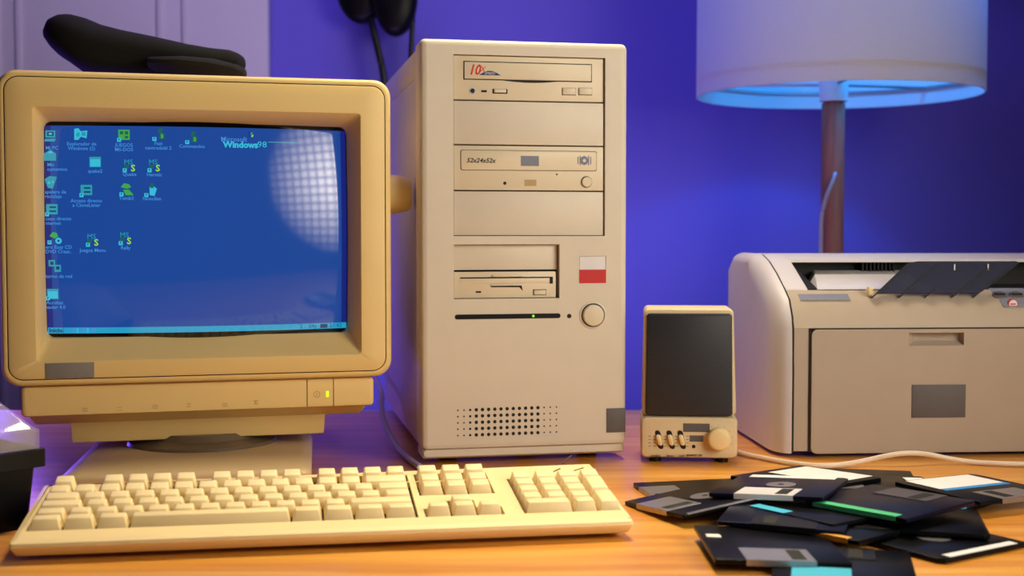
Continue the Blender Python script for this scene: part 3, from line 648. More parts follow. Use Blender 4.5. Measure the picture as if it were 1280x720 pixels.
def krow(r, ws, u=k0):
    for w in ws:
        if w > 0: key(u, rows[r], w, r=r)
        u += abs(w) * U
krow(0, [1.25, -.0, 1.25, 1.25, 6.25, 1.25, 1.25, 1.25, 1.25])
krow(1, [1.25] + [1] * 11 + [2.75]); krow(2, [1.75] + [1] * 12); krow(3, [1.5] + [1] * 12); krow(4, [1] * 13 + [2])
key(k0 + 13.75 * U, rows[2], 1.25, 1, r=2); key(k0 + 13.5 * U, rows[3], 1.5, 1, r=3)
key(k0, rows[5], 1, r=5)
for b_ in range(3):
    for k in range(4): key(k0 + (2 + b_ * 4.5 + k) * U, rows[5], 1, r=5)
for k in range(3):
    key(nx + k * U2, rows[5], 1, r=5, uu=U2); key(nx + k * U2, rows[4], 1, r=4, uu=U2); key(nx + k * U2, rows[3], 1, r=3, uu=U2); key(nx + k * U2, rows[0], 1, r=0, uu=U2)
key(nx + U2, rows[1], 1, r=1, uu=U2)
U3 = U2 * .98
for r_ in (1, 2, 3, 4):
    for k in range(3): key(px_ + k * U3, rows[r_], 1, r=r_, uu=U3)
key(px_ + 3 * U3, rows[4], 1, r=4, uu=U3); key(px_ + 3 * U3, rows[2], 1, 2, r=3, uu=U3); key(px_ + 3 * U3, rows[0], 1, 2, r=1, uu=U3)
key(px_, rows[0], 2, r=0, uu=U3); key(px_ + 2 * U3, rows[0], 1, r=0, uu=U3)
# ------------------------------------------------------------------ speaker
p = atZ(801, 578); SF = Frame(p.x, p.y, -5)
spk = thing('desktop_speaker', 'small beige desktop speaker with dark mesh grille between tower and printer', 'speaker', (SF.X, SF.Y, 0), (0, 0, SF.a))
def SU(x, y, d=0): return SF.uv(x, y, d)
w0 = SU(922, 560)[0]; zt = SU(860, 386)[1]; zm = SU(860, 521)[1]; t0, t1 = SU(805.5, 400)[0], SU(917.5, 400)[0]
def rr(x0, x1, z0, z1, r, y): return rrect(x0, x1, z0, z1, r, y)
MB('spk').loft([rr(.001, w0 - .001, .006, zm, .004, .068), rr(0, w0, .0045, zm, .005, .06), rr(0, w0, .0045, zm, .005, .004), rr(.0015, w0 - .0015, .006, zm - .0012, .005, 0), rr(.004, w0 - .004, .009, zm - .003, .004, -.0008)]).build('control_panel', spk)
def taper(z): return (z - zm) / (zt - zm)
def tl(ins, y, r=.005):
    pts = rrect(ins, 1, zm + .0004 + ins, zt - ins, r, y)
    out = []
    for x, yy, z in rrect(0, w0, zm + .0005, zt, r, y):
        k = taper(z); xa = .001 + (t0 - .001) * k + ins; xb = w0 - .001 + (t1 - w0 + .001) * k - ins
        f = x / w0; zz = zm + .0005 + ins + (z - zm - .0005) * (zt - zm - .0005 - 2 * ins) / (zt - zm - .0005); out.append((xa + (xb - xa) * f, yy, zz))
    return out
MB('spk').loft([tl(.004, .066), tl(0, .058), tl(0, .006), tl(.0012, .0025), tl(.003, .002), tl(.0046, .002), tl(.0052, .0035)]).build('cabinet', spk)
def tg(y, ins):
    x0, x1 = SU(807.5, 450, .002)[0], SU(915.5, 450, .002)[0]
    z0, z1 = SU(860, 519.5)[1], SU(860, 392)[1]
    out = []
    for x, yy, z in rrect(x0 + ins, x1 - ins, z0 + ins, z1 - ins, .003, y):
        k = (z - z0) / (z1 - z0); cx = (x0 + x1) / 2; out.append((cx + (x - cx) * (1.012 - .03 * k), yy, z))
    return out
MB('grille').loft([tg(.0036, 0), tg(.0006, 0), tg(-.0002, .0012)]).build('grille', spk)
for px in (824, 838.3, 852):
    cx, cz = SU(px, 549.5)
    s_ = MB('dark').loft([[(cx + x + (z) * -.22, y, cz + z) for x, y, z in rrect(-.0026, .0026, -.0090, .0090, .0025, yy)] for yy in (.0002, -.0010)]).build('slider_slot', spk)
    MB('knob').loft([[(cx + x * s + z * -.22, yy, cz + z * s) for x, y, z in rrect(-.0024, .0024, -.0052, .0052, .0023, 0)] for yy, s in ((-.0010, 1), (-.0034, 1), (-.0044, .7))]).build('slider', s_)
mb = MB('ink', 'patch_dk')
for px in (812, 818, 831, 845, 859):
    for k in range(4): a, b = SU(px, 545 + k * 4.2); mb.box(a - .0013, a + .0013, -.001, -.0007, b - .0002, b + .0002)
for (x, y, t) in ((820, 571, 'treble'), (838, 571, 'bass'), (852, 571, 'vol'), (868, 570, 'power on')):
    a, b = SU(x, y); mb.text(t, a, b, .0038, 0, -.0010, align='CENTER')
for t in range(11):
    a_ = R(225 - 27 * t); a, b = SU(897.5, 549); mb.box(a + .0135 * math.cos(a_) - .0003, a + .0135 * math.cos(a_) + .0003, -.001, -.0007, b + .0135 * math.sin(a_) - .0003, b + .0135 * math.sin(a_) + .0003)
mb.build('printed_marks', spk)
mb = MB('patch_dk')
for (x0, y0, x1, y1) in ((854, 529, 887, 540), (862, 544, 879, 552)):
    a, b = SU(x0, y0); c, d = SU(x1, y1); mb.box(a, c, -.0012, -.0006, d, b)
mb.build('badge', spk)
a, b = SU(867, 558); MB('dark').lathe([(.0018, -.0005), (.0018, -.0011)], (a, 0, b), 'y', 14).build('indicator_hole', spk)
a, b = SU(899, 549.5, -.008)
MB('knob').lathe([(.0110, 0), (.0108, -.008), (.0100, -.0095), (.0085, -.0102), (.004, -.0106)], (a, 0, b), 'y', 36).build('volume_knob', spk)
for x in (.014, w0 - .014):
    for y in (.012, .055): MB('black').lathe([(.006, 0), (.006, .006)], (x, y, 0), 'z', 14).build('rubber_foot', spk)
# ------------------------------------------------------------------ printer
p = atZ(992, 572); PF = Frame(p.x, p.y, 4)
pr = thing('laser_printer', 'beige and grey laser printer with smoked output tray', 'printer', (PF.X, PF.Y, 0), (0, 0, PF.a))
def PU(x, y, d=0): return PF.uv(x, y, d)
PW = .36; PDp = .208
s = PF
def prof(px, py):                                  # where a pixel on the seam plane u = 0 lies (depth, height)
    r = ray(px, py); dx, dy = math.cos(PF.a), math.sin(PF.a)
    # point t*r with local u = 0
    t = (PF.X * dx + PF.Y * dy) / (r.x * dx + r.y * dy); q = PF.loc((r.x * t, r.y * t, H + r.z * t)); return (q.y, q.z)
q1, q2, q3 = prof(992, 396), prof(983, 362), prof(963, 326)
zTop = q3[1] + .007
side = [(0, .004), (0, q1[1] * .6), (.0015, q1[1] - .012), q1, ((q1[0] + q2[0]) / 2 - .002, (q1[1] + q2[1]) / 2 + .004), q2, ((q2[0] + q3[0]) / 2, (q2[1] + q3[1]) / 2 + .0015), q3, (q3[0] + .03, zTop), (PDp - .02, zTop), (PDp, zTop - .012), (PDp, .004)]
def cap(x_in, x_out, rnd, name):
    lp = []
    cy, cz = PDp * .5, .09
    for k in range(7):
        t = k / 6; x = x_in + (x_out - x_in) * math.sin(t * math.pi / 2); ins = rnd * (1 - math.cos(t * math.pi / 2))
        l = []
        for (y, z) in side:
            yy = y + ins if y < .12 else y - ins * .2
            zz = z - ins * .35 if z > .12 else (z if z > .02 else z)
            l.append((x, yy, zz))
        lp.append(l)
    MB('printer_cap').loft(lp, True, True).build(name, pr, angle=35)
cap(-.0022, -.018, .030, 'side_cover'); cap(PW + .0022, PW + .018, .030, 'side_cover')
for x0_ in (-.0024, PW - .0002): MB('dark').prism([(y + .0012 if y < .1 else y - .0012, z - (.0008 if z > .1 else -.001)) for y, z in side], 'x', x0_, x0_ + .0026).build('cover_seam', pr)
# central body
fz = .1305                                         # top of the door
dz1 = PU(1100, 411)[1]; u_d = PU(1013, 480)[0]
sd2 = [(y + .0015, z - .0008) for y, z in side]; sd2[0] = (.0015, .006)
def at_z(z):
    for (a, b), (c, d) in zip(sd2, sd2[1:]):
        if b <= z <= d: return a + (c - a) * (z - b) / (d - b + 1e-9)
    return .0015
cavu0, cavu1 = .022, PW - .03
qa, qb = sd2[5], sd2[7]
body = [(.0095, .006), (.0095, dz1 + .0007), (.0015, dz1 + .0007)] + [q for q in sd2[1:6] if q[1] > dz1 + .001] + [(PDp - .02, qa[1]), (PDp, qa[1] - .01), (PDp, .006)]
MB('printer').prism(body, 'x', 0, PW).box(0, u_d - .0012, .0015, .012, .006, dz1 + .001).box(PW - .012, PW, .0015, .012, .006, dz1 + .001).build('body', pr, angle=30)
# top cover around the output bin
mb = MB('printer_cap', 'black', 'dark')
def wedge(u0, u1, mi=0):
    mb.prism([(qa[0] - .0003, qa[1]), (qa[0] + .0005, qa[1] + .0012), (qb[0], qb[1]), (side[8][0], zTop - .0008), (PDp - .02, zTop - .0008), (PDp, zTop - .012), (PDp, qa[1] + .0001)], 'x', u0, u1, mi)
wedge(0, cavu0); wedge(cavu1, PW)
yb = qb[0] + .004
mb.prism([(yb + .03, qa[1] + .0001), (yb + .03, qb[1] - .001), (yb, qb[1] - .001), (qb[0] + .006, qb[1] + .0022), (side[8][0], zTop - .0008), (PDp - .02, zTop - .0008), (PDp, zTop - .012), (PDp, qa[1] + .0001)], 'x', cavu0, cavu1)
mb.build('top_cover', pr, angle=30)
# dark inside of the bin
mb = MB('black')
mb.box(cavu0, cavu1, qa[0] + .002, yb + .029, qa[1] - .002, qa[1] + .0018)
mb.box(cavu0, cavu1, yb + .026, yb + .0298, qa[1], qb[1] - .0012)
mb.hexa([(cavu0 - .0002, qa[0] + .010, qa[1]), (cavu0 + .013, qa[0] + .004, qa[1]), (cavu0 + .013, yb + .03, qa[1]), (cavu0 - .0002, yb + .03, qa[1]), (cavu0 - .0002, qb[0] - .002, qb[1] - .003), (cavu0 + .001, qb[0] - .004, qb[1] - .004), (cavu0 + .001, yb + .028, qb[1] - .001), (cavu0 - .0002, yb + .028, qb[1] - .001)])
u = PU(1098, 326, .06)[0]
for k in range(9): mb.box(u + k * .0042, u + k * .0042 + .0018, yb + .012, yb + .027, qb[1] - .012, qb[1] - .001)
mb.build('output_bin', pr)
# paper ramp
ua, ub2 = cavu0 + .010, .150
z0 = qa[1] + .0008; y0 = qa[0] - .0005
MB('whitepl').hexa([(ua, y0, z0), (ub2, y0, z0), (ub2, yb + .02, z0), (ua + .012, yb + .02, z0), (ua + .0002, y0 + .001, z0 + .0006), (ub2, y0 + .001, z0 + .0006), (ub2, yb + .018, qb[1] - .010), (ua + .022, yb + .018, qb[1] - .010)], .0003).build('paper_ramp', pr)
# seam around the door, door, handle
MB('dark').box(u_d - .0014, PW - .012, .0002, .0099, dz1 - .0004, dz1 + .0009).box(u_d - .0014, u_d + .0004, .0002, .0099, .006, dz1).box(u_d - .0014, PW - .012, .0085, .0099, .006, dz1 + .0005).build('door_gap', pr)
mb = MB('printer')
pts = lambda ins, y: [(x, yy, z) for x, yy, z in rrect(u_d + ins, PW - .013 - ins, .003 + ins, dz1 - ins, .006, y)]
us = sorted([u_d + .004, PU(1135, 425)[0], PU(1204, 425)[0], PW - .017]); vs = sorted([.007, PU(1170, 432)[1], PU(1170, 413.5)[1], dz1 - .0008])
mb.loft([pts(.0006, .008), pts(.0006, -.0008), pts(.0008, -.0016), [(x, yy, z) for x, yy, z in rrect(u_d + .004, PW - .017, .007, dz1 - .004, .0004, -.0018)]], False, False)
mb.relief(us, vs, lambda i, j: None if (i == 1 and j == 1) else -.0018)
hu0, hu1, hv0, hv1 = us[1], us[2], vs[1], vs[2]
mb.loft([[(hu0, -.0018, hv0), (hu1, -.0018, hv0), (hu1, -.0018, hv1), (hu0, -.0018, hv1)], [(hu0 + .009, .0078, hv0 + .0045), (hu1 - .001, .0078, hv0 + .0045), (hu1 - .001, .0078, hv1 - .0003), (hu0 + .009, .0078, hv1 - .0003)]], False, True)
door = mb.build('paper_door', pr, flip=True)
a, b = PU(1140, 481, -.002); c, d = PU(1206.5, 521.5, -.002)
MB('patch_dk').box(a, c, -.0026, -.0016, d, b, .0002).build('badge', door)
# curved front panel badge and panel
a, b = PU(1003, 368.5, .01); c, d = PU(1066, 375.5, .01); zc = (b + d) / 2
yy = at_z(zc); yy1 = at_z(zc - .003); yy2 = at_z(zc + .003)
MB('patch_bl').hexa([(a, yy1 - .0008, zc - .0028), (c, yy1 - .0008, zc - .0028), (c, yy1 + .002, zc - .0028), (a, yy1 + .002, zc - .0028), (a, yy2 - .0008, zc + .0028), (c, yy2 - .0008, zc + .0028), (c, yy2 + .002, zc + .0028), (a, yy2 + .002, zc + .0028)]).build('badge', pr)
def slab(u0, u1, za, zb, th, mb, mi=0, skew=0):
    if zb - za > .006:
        n_ = 4
        for k in range(n_): slab(u0 + skew * (1 - k / n_ - 1 / n_), u1, za + (zb - za) * k / n_, za + (zb - za) * (k + 1) / n_, th, mb, mi, skew / n_)
        return
    ya, yb2 = at_z(za), at_z(zb)
    mb.hexa([(u0 + skew, ya - th, za), (u1 + skew, ya - th, za), (u1 + skew, ya + .002, za), (u0 + skew, ya + .002, za), (u0, yb2 - th, zb), (u1, yb2 - th, zb), (u1, yb2 + .002, zb), (u0, yb2 + .002, zb)], .0003, mi)
a, b = PU(1243, 361, .02); c, d = PU(1300, 384, .005)
cp = MB('patch_bl'); slab(a, a + .075, d, b, .001, cp, skew=.006); cp = cp.build('button_panel', pr)
for k, px in enumerate((1256, 1277)):
    u, z = PU(px, 370.5, .01); mb = MB('patch_dk', 'black'); ya = at_z(z)
    mb.lathe([(1, .0005), (1, -.0016), (.8, -.0022)], (0, 0, 0), 'y', 28)
    for v in mb.bm.verts: v.co = Vector((u + v.co.x * .0072, ya + v.co.y - .0004 + (v.co.z * .003), z + v.co.z * .0042))
    b_ = mb.build('oval_button', cp)
    MB('black').box(u - .005, u + .005, ya - .0036, ya - .002, z + .0012, z + .0028, .0003).build('button_mark', b_)
u, z = PU(1270, 380.5, .006); ya = at_z(z); mb = MB('paper', 'red')
mb.lathe([(.0052, ya + .001), (.0052, ya - .0018)], (u, 0, z), 'y', 24, 1).lathe([(.0042, ya), (.0042, ya - .0021)], (u, 0, z), 'y', 24, 0).box(u - .0026, u + .0026, ya - .0024, ya - .002, z - .0006, z + .0006, mi=1).build('round_sticker', cp)
# smoked output tray
zb0 = PU(1097, 373, .004)[1]
uA, uB_ = PU(1100, 374, .004)[0], PU(1232, 376, .004)[0]
yT, zT = .030, PU(1200, 327, .030)[1]
uC, uD = PU(1136, 326, .030)[0], PU(1277, 328, .030)[0]
y0_ = at_z(zb0) - .003
mb = MB('smoke')
n = 8
def tp(f, g): return Vector(((uA + (uB_ - uA) * f) * (1 - g) + (uC + (uD - uC) * f) * g, y0_ + (yT - y0_) * g, zb0 + .004 + (zT - zb0 - .004) * g))
out = [(.02, .0), (.98, .0), (1.0, .06), (1.0, .86), (.99, .95), (.95, 1.0), (.07, 1.0), (.02, .95), (0, .84), (0, .06)]
A = [tp(f, g_) for f, g_ in out]; nn = (tp(1, 0) - tp(0, 0)).cross(tp(0, 1) - tp(0, 0)).normalized()
mb.loft([[q_ - nn * .0011 for q_ in A], [q_ + nn * .0011 for q_ in A]])
tr = mb.build('output_tray', pr); tr['label'] = 'smoked translucent tray'
for f in (0.01, .27, .52, .78, .985):
    mb = MB('black'); a_, b_ = tp(f, -.10), tp(f, .93 if f in (.01, .985, .27, .78) else .12)
    e = Vector((.0010, 0, 0)); dn = nn * (.0035 if nn.y > 0 else -.0035)
    if (a_ - nn).y > a_.y: pass
    fr = nn if nn.y < 0 else -nn
    mb.hexa([a_ - e - fr * .004, a_ + e - fr * .004, a_ + e + fr * .0022, a_ - e + fr * .0022, b_ - e - fr * .003, b_ + e - fr * .003, b_ + e + fr * .0020, b_ - e + fr * .0020]); mb.build('tray_rib', tr)
mb = MB('silver'); 
for f in (.44, .74): 
    q_ = tp(f, .86); mb.box(q_.x - .0006, q_.x + .0006, q_.y - .003, q_.y, q_.z - .004, q_.z + .002)
mb.build('tray_clip', tr)
a_ = tp(-.03, .0); MB('knob').box(a_.x - .004, a_.x + .001, a_.y - .001, a_.y + .006, a_.z - .001, a_.z + .007, .0008).build('hinge_pin', pr)
# ------------------------------------------------------------------ lamp behind the desk
LY = 1.88
l0, l1 = atY(872, 118, LY), atY(1222, 122, LY); lc = (l0 + l1) / 2; lr = (l1 - l0).length / 2
lp_ = atY(1041, 200, LY)
lamp = thing('table_lamp', 'lamp with white drum shade glowing blue inside on dark wooden post', 'lamp', (lp_.x, LY, -.74))
zs = lc.z + .74
mb = MB('shade'); R1 = lr; R2 = lr * 1.0
cx = lc.x - lp_.x
mb.lathe([(R1, zs), (R1, zs + .006), (R1 - .001, zs + .30), (R1 - .0025, zs + .30), (R1 - .0025, zs + .008), (R1 - .0025, zs), (R1, zs)], (cx, 0, 0), 'z', 96, 0, False)
sh = mb.build('lamp_shade', lamp, angle=50)
MB('silver').lathe([(R1 - .003, zs + .022), (R1 - .003, zs + .026), (R1 - .006, zs + .026), (R1 - .006, zs + .022), (R1 - .003, zs + .022)], (cx, 0, 0), 'z', 64, 0, False).build('shade_ring', sh)
mb = MB('silver')
for a in (35, 155, 275): mb.tube([(0, 0, zs + .016), (cx + (R1 - .004) * math.cos(R(a)), (R1 - .004) * math.sin(R(a)), zs + .024)], .0022, 8, sub=1)
mb.build('shade_spider', sh)
MB('woodpost').lathe([(.0165, .02), (.0165, zs - .012), (.012, zs - .006)], (0, 0, 0), 'z', 24).build('post', lamp)
MB('whitepl').lathe([(.020, zs - .008), (.021, zs + .02), (.017, zs + .06), (.012, zs + .062)], (0, 0, 0), 'z', 24).build('socket', lamp)
MB('woodpost').lathe([(.14, 0), (.14, .018), (.12, .026), (.03, .03), (.018, .045)], (0, 0, 0), 'z', 48).build('base', lamp)
bulb = MB('paper').lathe([(.012, zs + .062), (.014, zs + .075), (.028, zs + .105), (.030, zs + .12), (.022, zs + .142), (.006, zs + .150)], (0, 0, 0), 'z', 24).build('bulb', lamp)
pt = bpy.data.lights.new('bulb_light', 'POINT'); pt.energy = 4.4; pt.color = (.0, .32, 1); pt.shadow_soft_size = .03
po = bpy.data.objects.new('bulb_light', pt); COL.objects.link(po); po.location = (lp_.x + .11, LY - .02, lc.z + .21)
a_ = atY(1044, 216, LY - .017); pts = []
for x, y, dy in ((1044, 216, -.014), (1041, 226, -.022), (1033, 246, -.024), (1027, 270, -.024), (1026, 300, -.024), (1026, 340, -.026), (1028, 420, -.03)):
    q_ = atY(x, y, LY + dy); pts.append((q_.x - lp_.x, dy, q_.z + .74))
pts += [(pts[-1][0], -.04, .3), (pts[-1][0] - .02, -.145, .04), (pts[-1][0] - .10, -.16, .012), (-.4, .05, .006)]
MB('cable_l').tube(pts, .0030, 8).build('power_cord', lamp)
# ------------------------------------------------------------------ storage box (front left)
BX = atZ(50, 668)
box = thing('disk_storage_box', 'black disk storage box with clear hinged lid left of the keyboard', 'storage box', (-.3485, .965, 0), (0, 0, R(47)))
# local: corner at origin, body extends to -x (face seen) and +y
mb = MB('black')
def lp4(x0, x1, y0, y1, z, r=.004): return [(p[0], p[2], z) for p in rrect(x0, x1, y0, y1, r, 0, 3)]
Lx, Ly = .16, .11
mb.loft([lp4(-Lx + .006, -.010, .010, Ly - .006, 0), lp4(-Lx + .002, -.006, .006, Ly - .002, .046), lp4(-Lx, 0, 0, Ly, .047), lp4(-Lx, 0, 0, Ly, .060), lp4(-Lx + .003, -.003, .003, Ly - .003, .060), lp4(-Lx + .004, -.008, .008, Ly - .004, .052)], True, True)
mb.build('box_base', box)
mb = MB('acrylic')
z0 = .0605
o4 = [lp4(-Lx + .003, -.003, .003, Ly - .003, z0), lp4(-Lx + .003, -.003, .003, Ly - .003, z0 + .014), lp4(-Lx + .006, -.006, .006, Ly - .006, z0 + .0155), lp4(-Lx + .03, -.050, .016, Ly - .03, z0 + .055), lp4(-Lx + .034, -.054, .020, Ly - .034, z0 + .056)]
i4 = [lp4(-Lx + .034, -.054, .020, Ly - .034, z0 + .0538), lp4(-Lx + .032, -.052, .018, Ly - .032, z0 + .0532), lp4(-Lx + .008, -.008, .008, Ly - .008, z0 + .0138), lp4(-Lx + .005, -.005, .005, Ly - .005, z0 + .0125), lp4(-Lx + .005, -.005, .005, Ly - .005, z0)]
mb.loft(o4, False, True); mb.loft(i4, True, False)
a_, b_ = o4[0], i4[-1]; n = len(a_); va = [mb.bm.verts.new(q_) for q_ in a_]; vb2 = [mb.bm.verts.new(q_) for q_ in b_]
for i in range(n): mb.bm.faces.new((va[i], va[(i + 1) % n], vb2[(i + 1) % n], vb2[i]))
lid = mb.build('lid', box); lid['label'] = 'clear plastic lid'
# ------------------------------------------------------------------ cap on the monitor
CY = 1.385
cp_ = thing('flat_cap', 'black cloth cap lying on top of the monitor', 'cap', (atY(180, 90, CY).x, CY, mT - .0135))
top = [(62, 44), (66, 36), (75, 26), (86, 22), (97, 21.5), (115, 26), (135, 34.5), (160, 41), (200, 49), (240, 58), (270, 63), (292, 65), (300, 68), (303, 72)]
bot = [(62, 47), (66, 55), (75, 66), (86, 76), (97, 83), (115, 96), (135, 100), (160, 100), (200, 100), (240, 100), (270, 98), (292, 92), (299, 84), (302, 76)]
mb = MB('cloth'); lp = []
base = mT - .0135
for k, ((x, a), (_, b)) in enumerate(zip(top, bot)):
    P0, P1 = atY(x, a, CY), atY(x, b, CY); zt_, zb2 = P0.z - base, max(P1.z - base, .0005); hw = (.012, .03, .045, .055, .06, .065, .066, .066, .062, .058, .05, .04, .03, .012)[k]
    cz, hz = (zt_ + zb2) / 2, (zt_ - zb2) / 2
    lp.append([(P0.x - cp_.location.x, hw * math.copysign(abs(math.cos(t)) ** .7, math.cos(t)), cz + hz * math.copysign(abs(math.sin(t)) ** .75, math.sin(t))) for t in [2 * math.pi * q_ / 24 for q_ in range(24)]])
mb.loft(lp); mb.build('crown', cp_, angle=60)
mb = MB('cloth'); lp = []
for x, a, b, hw in ((190, 76, 84, .02), (200, 74, 86, .05), (240, 74, 88, .062), (275, 76, 90, .05), (300, 82, 91, .03), (306, 86, 91, .01)):
    P0, P1 = atY(x, a, CY - .03), atY(x, b + 6, CY - .03); zz = max(P1.z - base, .001)
    lp.append([(P0.x - cp_.location.x, -.03 + hw * math.cos(t), (P0.z - base + zz) / 2 + (P0.z - base - zz) / 2 * math.sin(t)) for t in [2 * math.pi * q_ / 20 for q_ in range(20)]])
mb.loft(lp); mb.build('brim', cp_, angle=60)
# ------------------------------------------------------------------ headphones on the wall
HY = 2.13
hc = atY(492, -4, HY)
hp = thing('headphones', 'black headphones hanging with thin cables on the violet wall', 'headphones', (hc.x, HY, hc.z))
def hl(x, y, dy=0): q_ = atY(x, y, HY + dy); return Vector((q_.x - hc.x, dy, q_.z - hc.z))
for (x, y, rx, rz, dy) in ((494, -6, .036, .066, -.015), (452, -12, .040, .054, .012)):
    c = hl(x, y, dy); mb = MB('black')
    mb.lathe([(.3, -1), (.8, -.9), (1, -.5), (1, .5), (.8, .9), (.3, 1)], (0, 0, 0), 'y', 36)
    for v in mb.bm.verts: v.co = Vector((c.x + v.co.x * rx, c.y + v.co.y * .022, c.z + v.co.z * rz))
    mb.build('ear_cup', hp, angle=60)
mb = MB('black'); a_, b_ = hl(452, -40, .012), hl(494, -45, -.015)
mb.tube([a_, a_ + Vector((-.01, 0, .08)), (a_ + b_) / 2 + Vector((0, .01, .15)), b_ + Vector((.01, 0, .08)), b_], .007, 10); mb.build('headband', hp)
mb = MB('cable_b'); mb.tube([hl(463, 22, 0), hl(472, 60, 0), hl(480, 100, 0), hl(486, 180, 0), hl(490, 300, .02), hl(500, 470, .03)], .0058, 8).build('cable', hp)
MB('cable_b').tube([hl(518, -60, 0), hl(517, 0, 0), hl(514, 60, 0), hl(512, 120, 0), hl(510, 260, .02), hl(512, 400, .03)], .0042, 8).build('cable', hp)
hook_z = (a_.z + b_.z) / 2 + .136
MB('silver').tube([Vector(((a_.x + b_.x) / 2, WY - HY + .005, hook_z)), Vector(((a_.x + b_.x) / 2, .0, hook_z - .002)), Vector(((a_.x + b_.x) / 2, -.012, hook_z + .012))], .003, 8).build('wall_hook', hp)
# ------------------------------------------------------------------ cables on the desk
mb = MB('cable_w'); pts = []
for x, y, z in ((900, 556, .003), (925, 566, .003), (950, 571.5, .003), (985, 578, .003), (1020, 582, .003), (1050, 581, .003), (1080, 576, .005), (1110, 569.5, .010), (1135, 566.5, .012), (1160, 568, .010), (1185, 573, .006), (1215, 577.5, .003), (1250, 579.5, .003), (1300, 581, .003), (1345, 583, .003)):
    q_ = atZ(x, y, z); pts.append(q_)
tag(mb.tube(pts, .0024, 8).build('printer_cable'), 'white cable running across the desk in front of the printer', 'cable')
mb = MB('cable_l'); pts = []
for x, y, Y in ((470, 470, 1.50), (476, 488, 1.44), (477, 505, 1.40), (479, 522, 1.37), (487, 543, 1.33), (498, 560, 1.29)):
    q_ = atY(x, y, Y); q_.z = max(q_.z, .0032); pts.append(q_)
pts += [atZ(512, 574, .0032), atZ(525, 584, .0032)]
pts[0] = Vector((pts[0].x - .01, 1.56, .05))
tag(mb.tube(pts, .0030, 8).build('keyboard_cable'), 'lavender grey cable curving down between monitor and tower', 'cable')
# ------------------------------------------------------------------ floppy disks
def disk_shape(body, face, lab, labmat, labrange, shut='silver'):
    def mk(name, label, loc, yaw, rx, ry):
        t = thing(name, label, 'floppy disk', loc, (0, 0, 0), 'floppy disks in the pile')
        t.rotation_euler = (Matrix.Rotation(R(yaw), 3, 'Z') @ Matrix.Rotation(R(rx), 3, 'X') @ Matrix.Rotation(R(ry), 3, 'Y')).to_euler()
        h = .00165; w, l = .045, .047
        poly = [(-w + .001, -l), (w - .001, -l), (w, -l + .001), (w, l - .004), (w - .004, l), (-w + .001, l), (-w, l - .001), (-w, -l + .001)]
        MB(body).prism(poly, 'z', -h, h, bev=.0004).build('shell', t)
        # shutter wraps over the edge
        sx0, sx1 = (-.0245, .0215) if face != 'label' else (-.0215, .0245)
        mb = MB(shut, 'dark')
        mb.box(sx0, sx1, -l - .0004, -l + .031, h - .0001, h + .0004).box(sx0, sx1, -l - .0004, -l + .031, -h - .0004, -h + .0001).box(sx0, sx1, -l - .0006, -l + .0002, -h - .0004, h + .0004)
        wx = sx0 + (.031 if face != 'label' else .008)
        mb.box(wx, wx + .0095, -l + .004, -l + .028, h, h + .0006, mi=1); mb.build('shutter', t)
        if face == 'hub':
            MB('silver', 'dark').lathe([(.0130, h - .0002), (.0130, h + .0002)], (0, .002, 0), 'z', 28, 1).lathe([(.0120, h), (.0120, h + .0005)], (0, .002, 0), 'z', 28, 0).box(-.002, .002, 0, .004, h, h + .0007, mi=1).build('hub', t)
        if labmat:
            y0, y1 = labrange; b = MB(labmat); xa, xb = {'scrap': (-.041, -.031), 'short': (.002, .0355), 'corner': (-.005, .0325)}.get(lab, (-.0355, .0355)); b.box(xa, xb, y0, y1, h - .0001, h + .0003)
            if lab == 'side': b.bm.clear(); b.box(.0432, .0453, -.043, .0445, h - .0008, h + .0004)  # no label here: silver strip paints the highlight along the disk edge
            if lab == 'wrap': b.box(-.0355, .0355, l - .0002, l + .0004, -h, h + .0003)
            o_ = b.build('paper_label_or_glint', t)
            if lab in ('blueedge', 'greenedge', 'cyanedge'):
                m2 = {'blueedge': 'blue_lab', 'greenedge': 'green_lab', 'cyanedge': 'cyan_lab'}[lab]
                MB(m2).box(-.0357, .0357, y0 - .006, y0 + .0003, h - .0001, h + .0004).build('label_band', o_)
        return t
    return mk
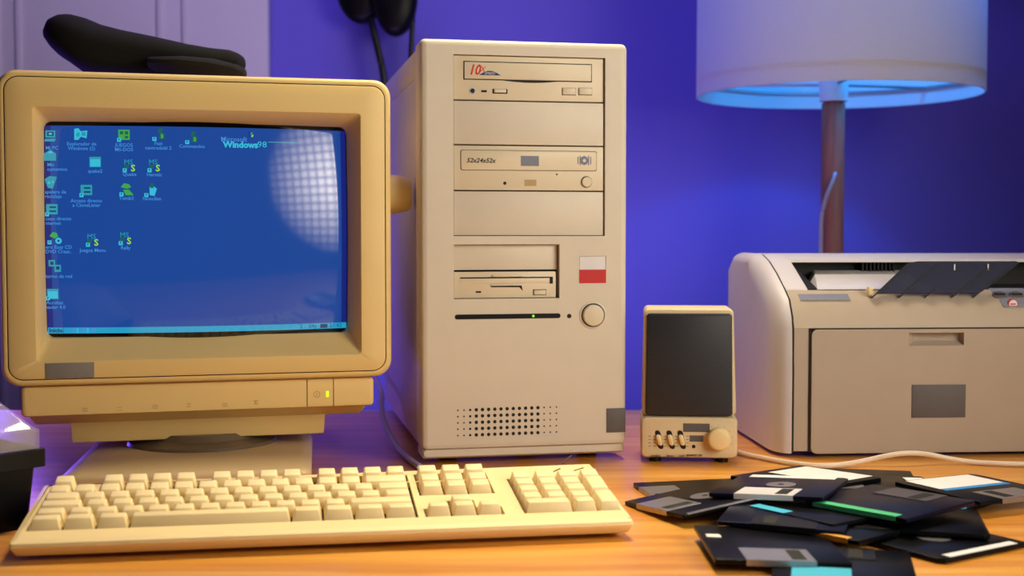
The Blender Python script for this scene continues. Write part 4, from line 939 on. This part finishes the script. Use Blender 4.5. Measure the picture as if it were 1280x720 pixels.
DK = [
 # name: body, face, labelkind, labelmat, range, shutter, (x, y, z, yaw, rx, ry), label
 ('blackdisk', 'label', 'plain', 'paper', (-.008, .044), 'silver', (.2530, 1.1050, .0105, 308.6, -1.0, -1.6), 'black floppy disk with large white label at the back of the pile'),
 ('blackdisk', 'hub', 'none', None, None, 'silver', (.1600, 1.085, .0024, 280.9, 0.4, 0), 'black floppy disk with silver shutter at the left rear of the pile'),
 ('blackdisk', 'hub', 'side', 'silver', (.0435, .0465), 'silver', (.1525, 1.0250, .0098, 295, 6, -4.5), 'tilted black floppy disk with painted edge highlight beside the keyboard corner'),
 ('navy', 'hub', 'wrap', 'paper', (.0355, .0466), 'whitepl', (.2150, 1.030, .0178, 334, -1, -3), 'dark navy floppy disk with white shutter and round hub on top of the pile'),
 ('navy', 'label', 'wrap', 'green_lab', (.038, .0468), 'dkmetal', (.2868, .9780, .0165, 131.1, 0, 0.6), 'navy floppy disk with green label edge in the middle of the pile'),
 ('blackdisk', 'label', 'blueedge', 'paper', (.004, .0445), 'silver', (.3830, 1.0600, .0105, 26.3, -.5, .4), 'floppy disk with white and blue label at the right side of the pile'),
 ('blackdisk', 'label', 'plain', 'blue_lab', (.040, .0466), 'silver', (.3270, 1.045, .0035, 225, 0, -.5), 'black floppy disk lying under the white and blue labelled disk'),
 ('blackdisk', 'hub', 'plain', 'paper', (.0385, .0455), 'silver', (.3002, .9194, .0024, 212.3, 0, 0), 'black floppy disk with white label strip at the right front of the pile'),
 ('blackdisk', 'nohub', 'scrap', 'paper', (.012, .020), 'silver', (.1770, .8830, .0068, .4, .5, 2.0), 'black floppy disk with silver shutter facing the front of the pile'),
 ('blackdisk', 'label', 'corner', 'cyan_lab', (.010, .0468), 'black', (.2174, .8423, .0024, 166.7, 0, 0), 'foremost black floppy disk with cyan label at the lower picture edge'),
 ('navy', 'label', 'none', None, None, 'black', (.2062, .9596, .0110, 341.4, -.3, .8), 'plain navy floppy disk lying below the white shutter disk'),
 ('blackdisk', 'label', 'short', 'cyan_lab', (.036, .0470), 'silver', (.2400, .9800, .0118, 126.6, .2, .5), 'floppy disk with short cyan label edge under the navy disks'),
 ('blackdisk', 'label', 'wrap', 'orange_lab', (.041, .0468), 'silver', (.2427, .9486, .0072, 133.1, 1, 0), 'black floppy disk with thin orange label edge low in the pile'),
 ('blackdisk', 'label', 'none', None, None, 'silver', (.3087, 1.1391, .0024, 258.6, 0, 0), 'plain black floppy disk lying flat furthest back in the pile'),
 ('blackdisk', 'label', 'plain', 'paper', (.028, .0445), 'silver', (.3103, 1.085, .0078, 267.7, -1, -1), 'black floppy disk with a small white label piece behind the green edged disk'),
 ('blackdisk', 'label', 'none', None, None, 'silver', (.3029, .9600, .0072, 256, -.5, -.5), 'plain black floppy disk above the right front disk'),
]
for (body, face, lk, lm, lr_, sh_, (x, y, z, yaw, rx, ry), lab) in DK:
    disk_shape(body, face, lk, lm, lr_, sh_)('floppy_disk', lab, (x, y, z), yaw, rx, ry)
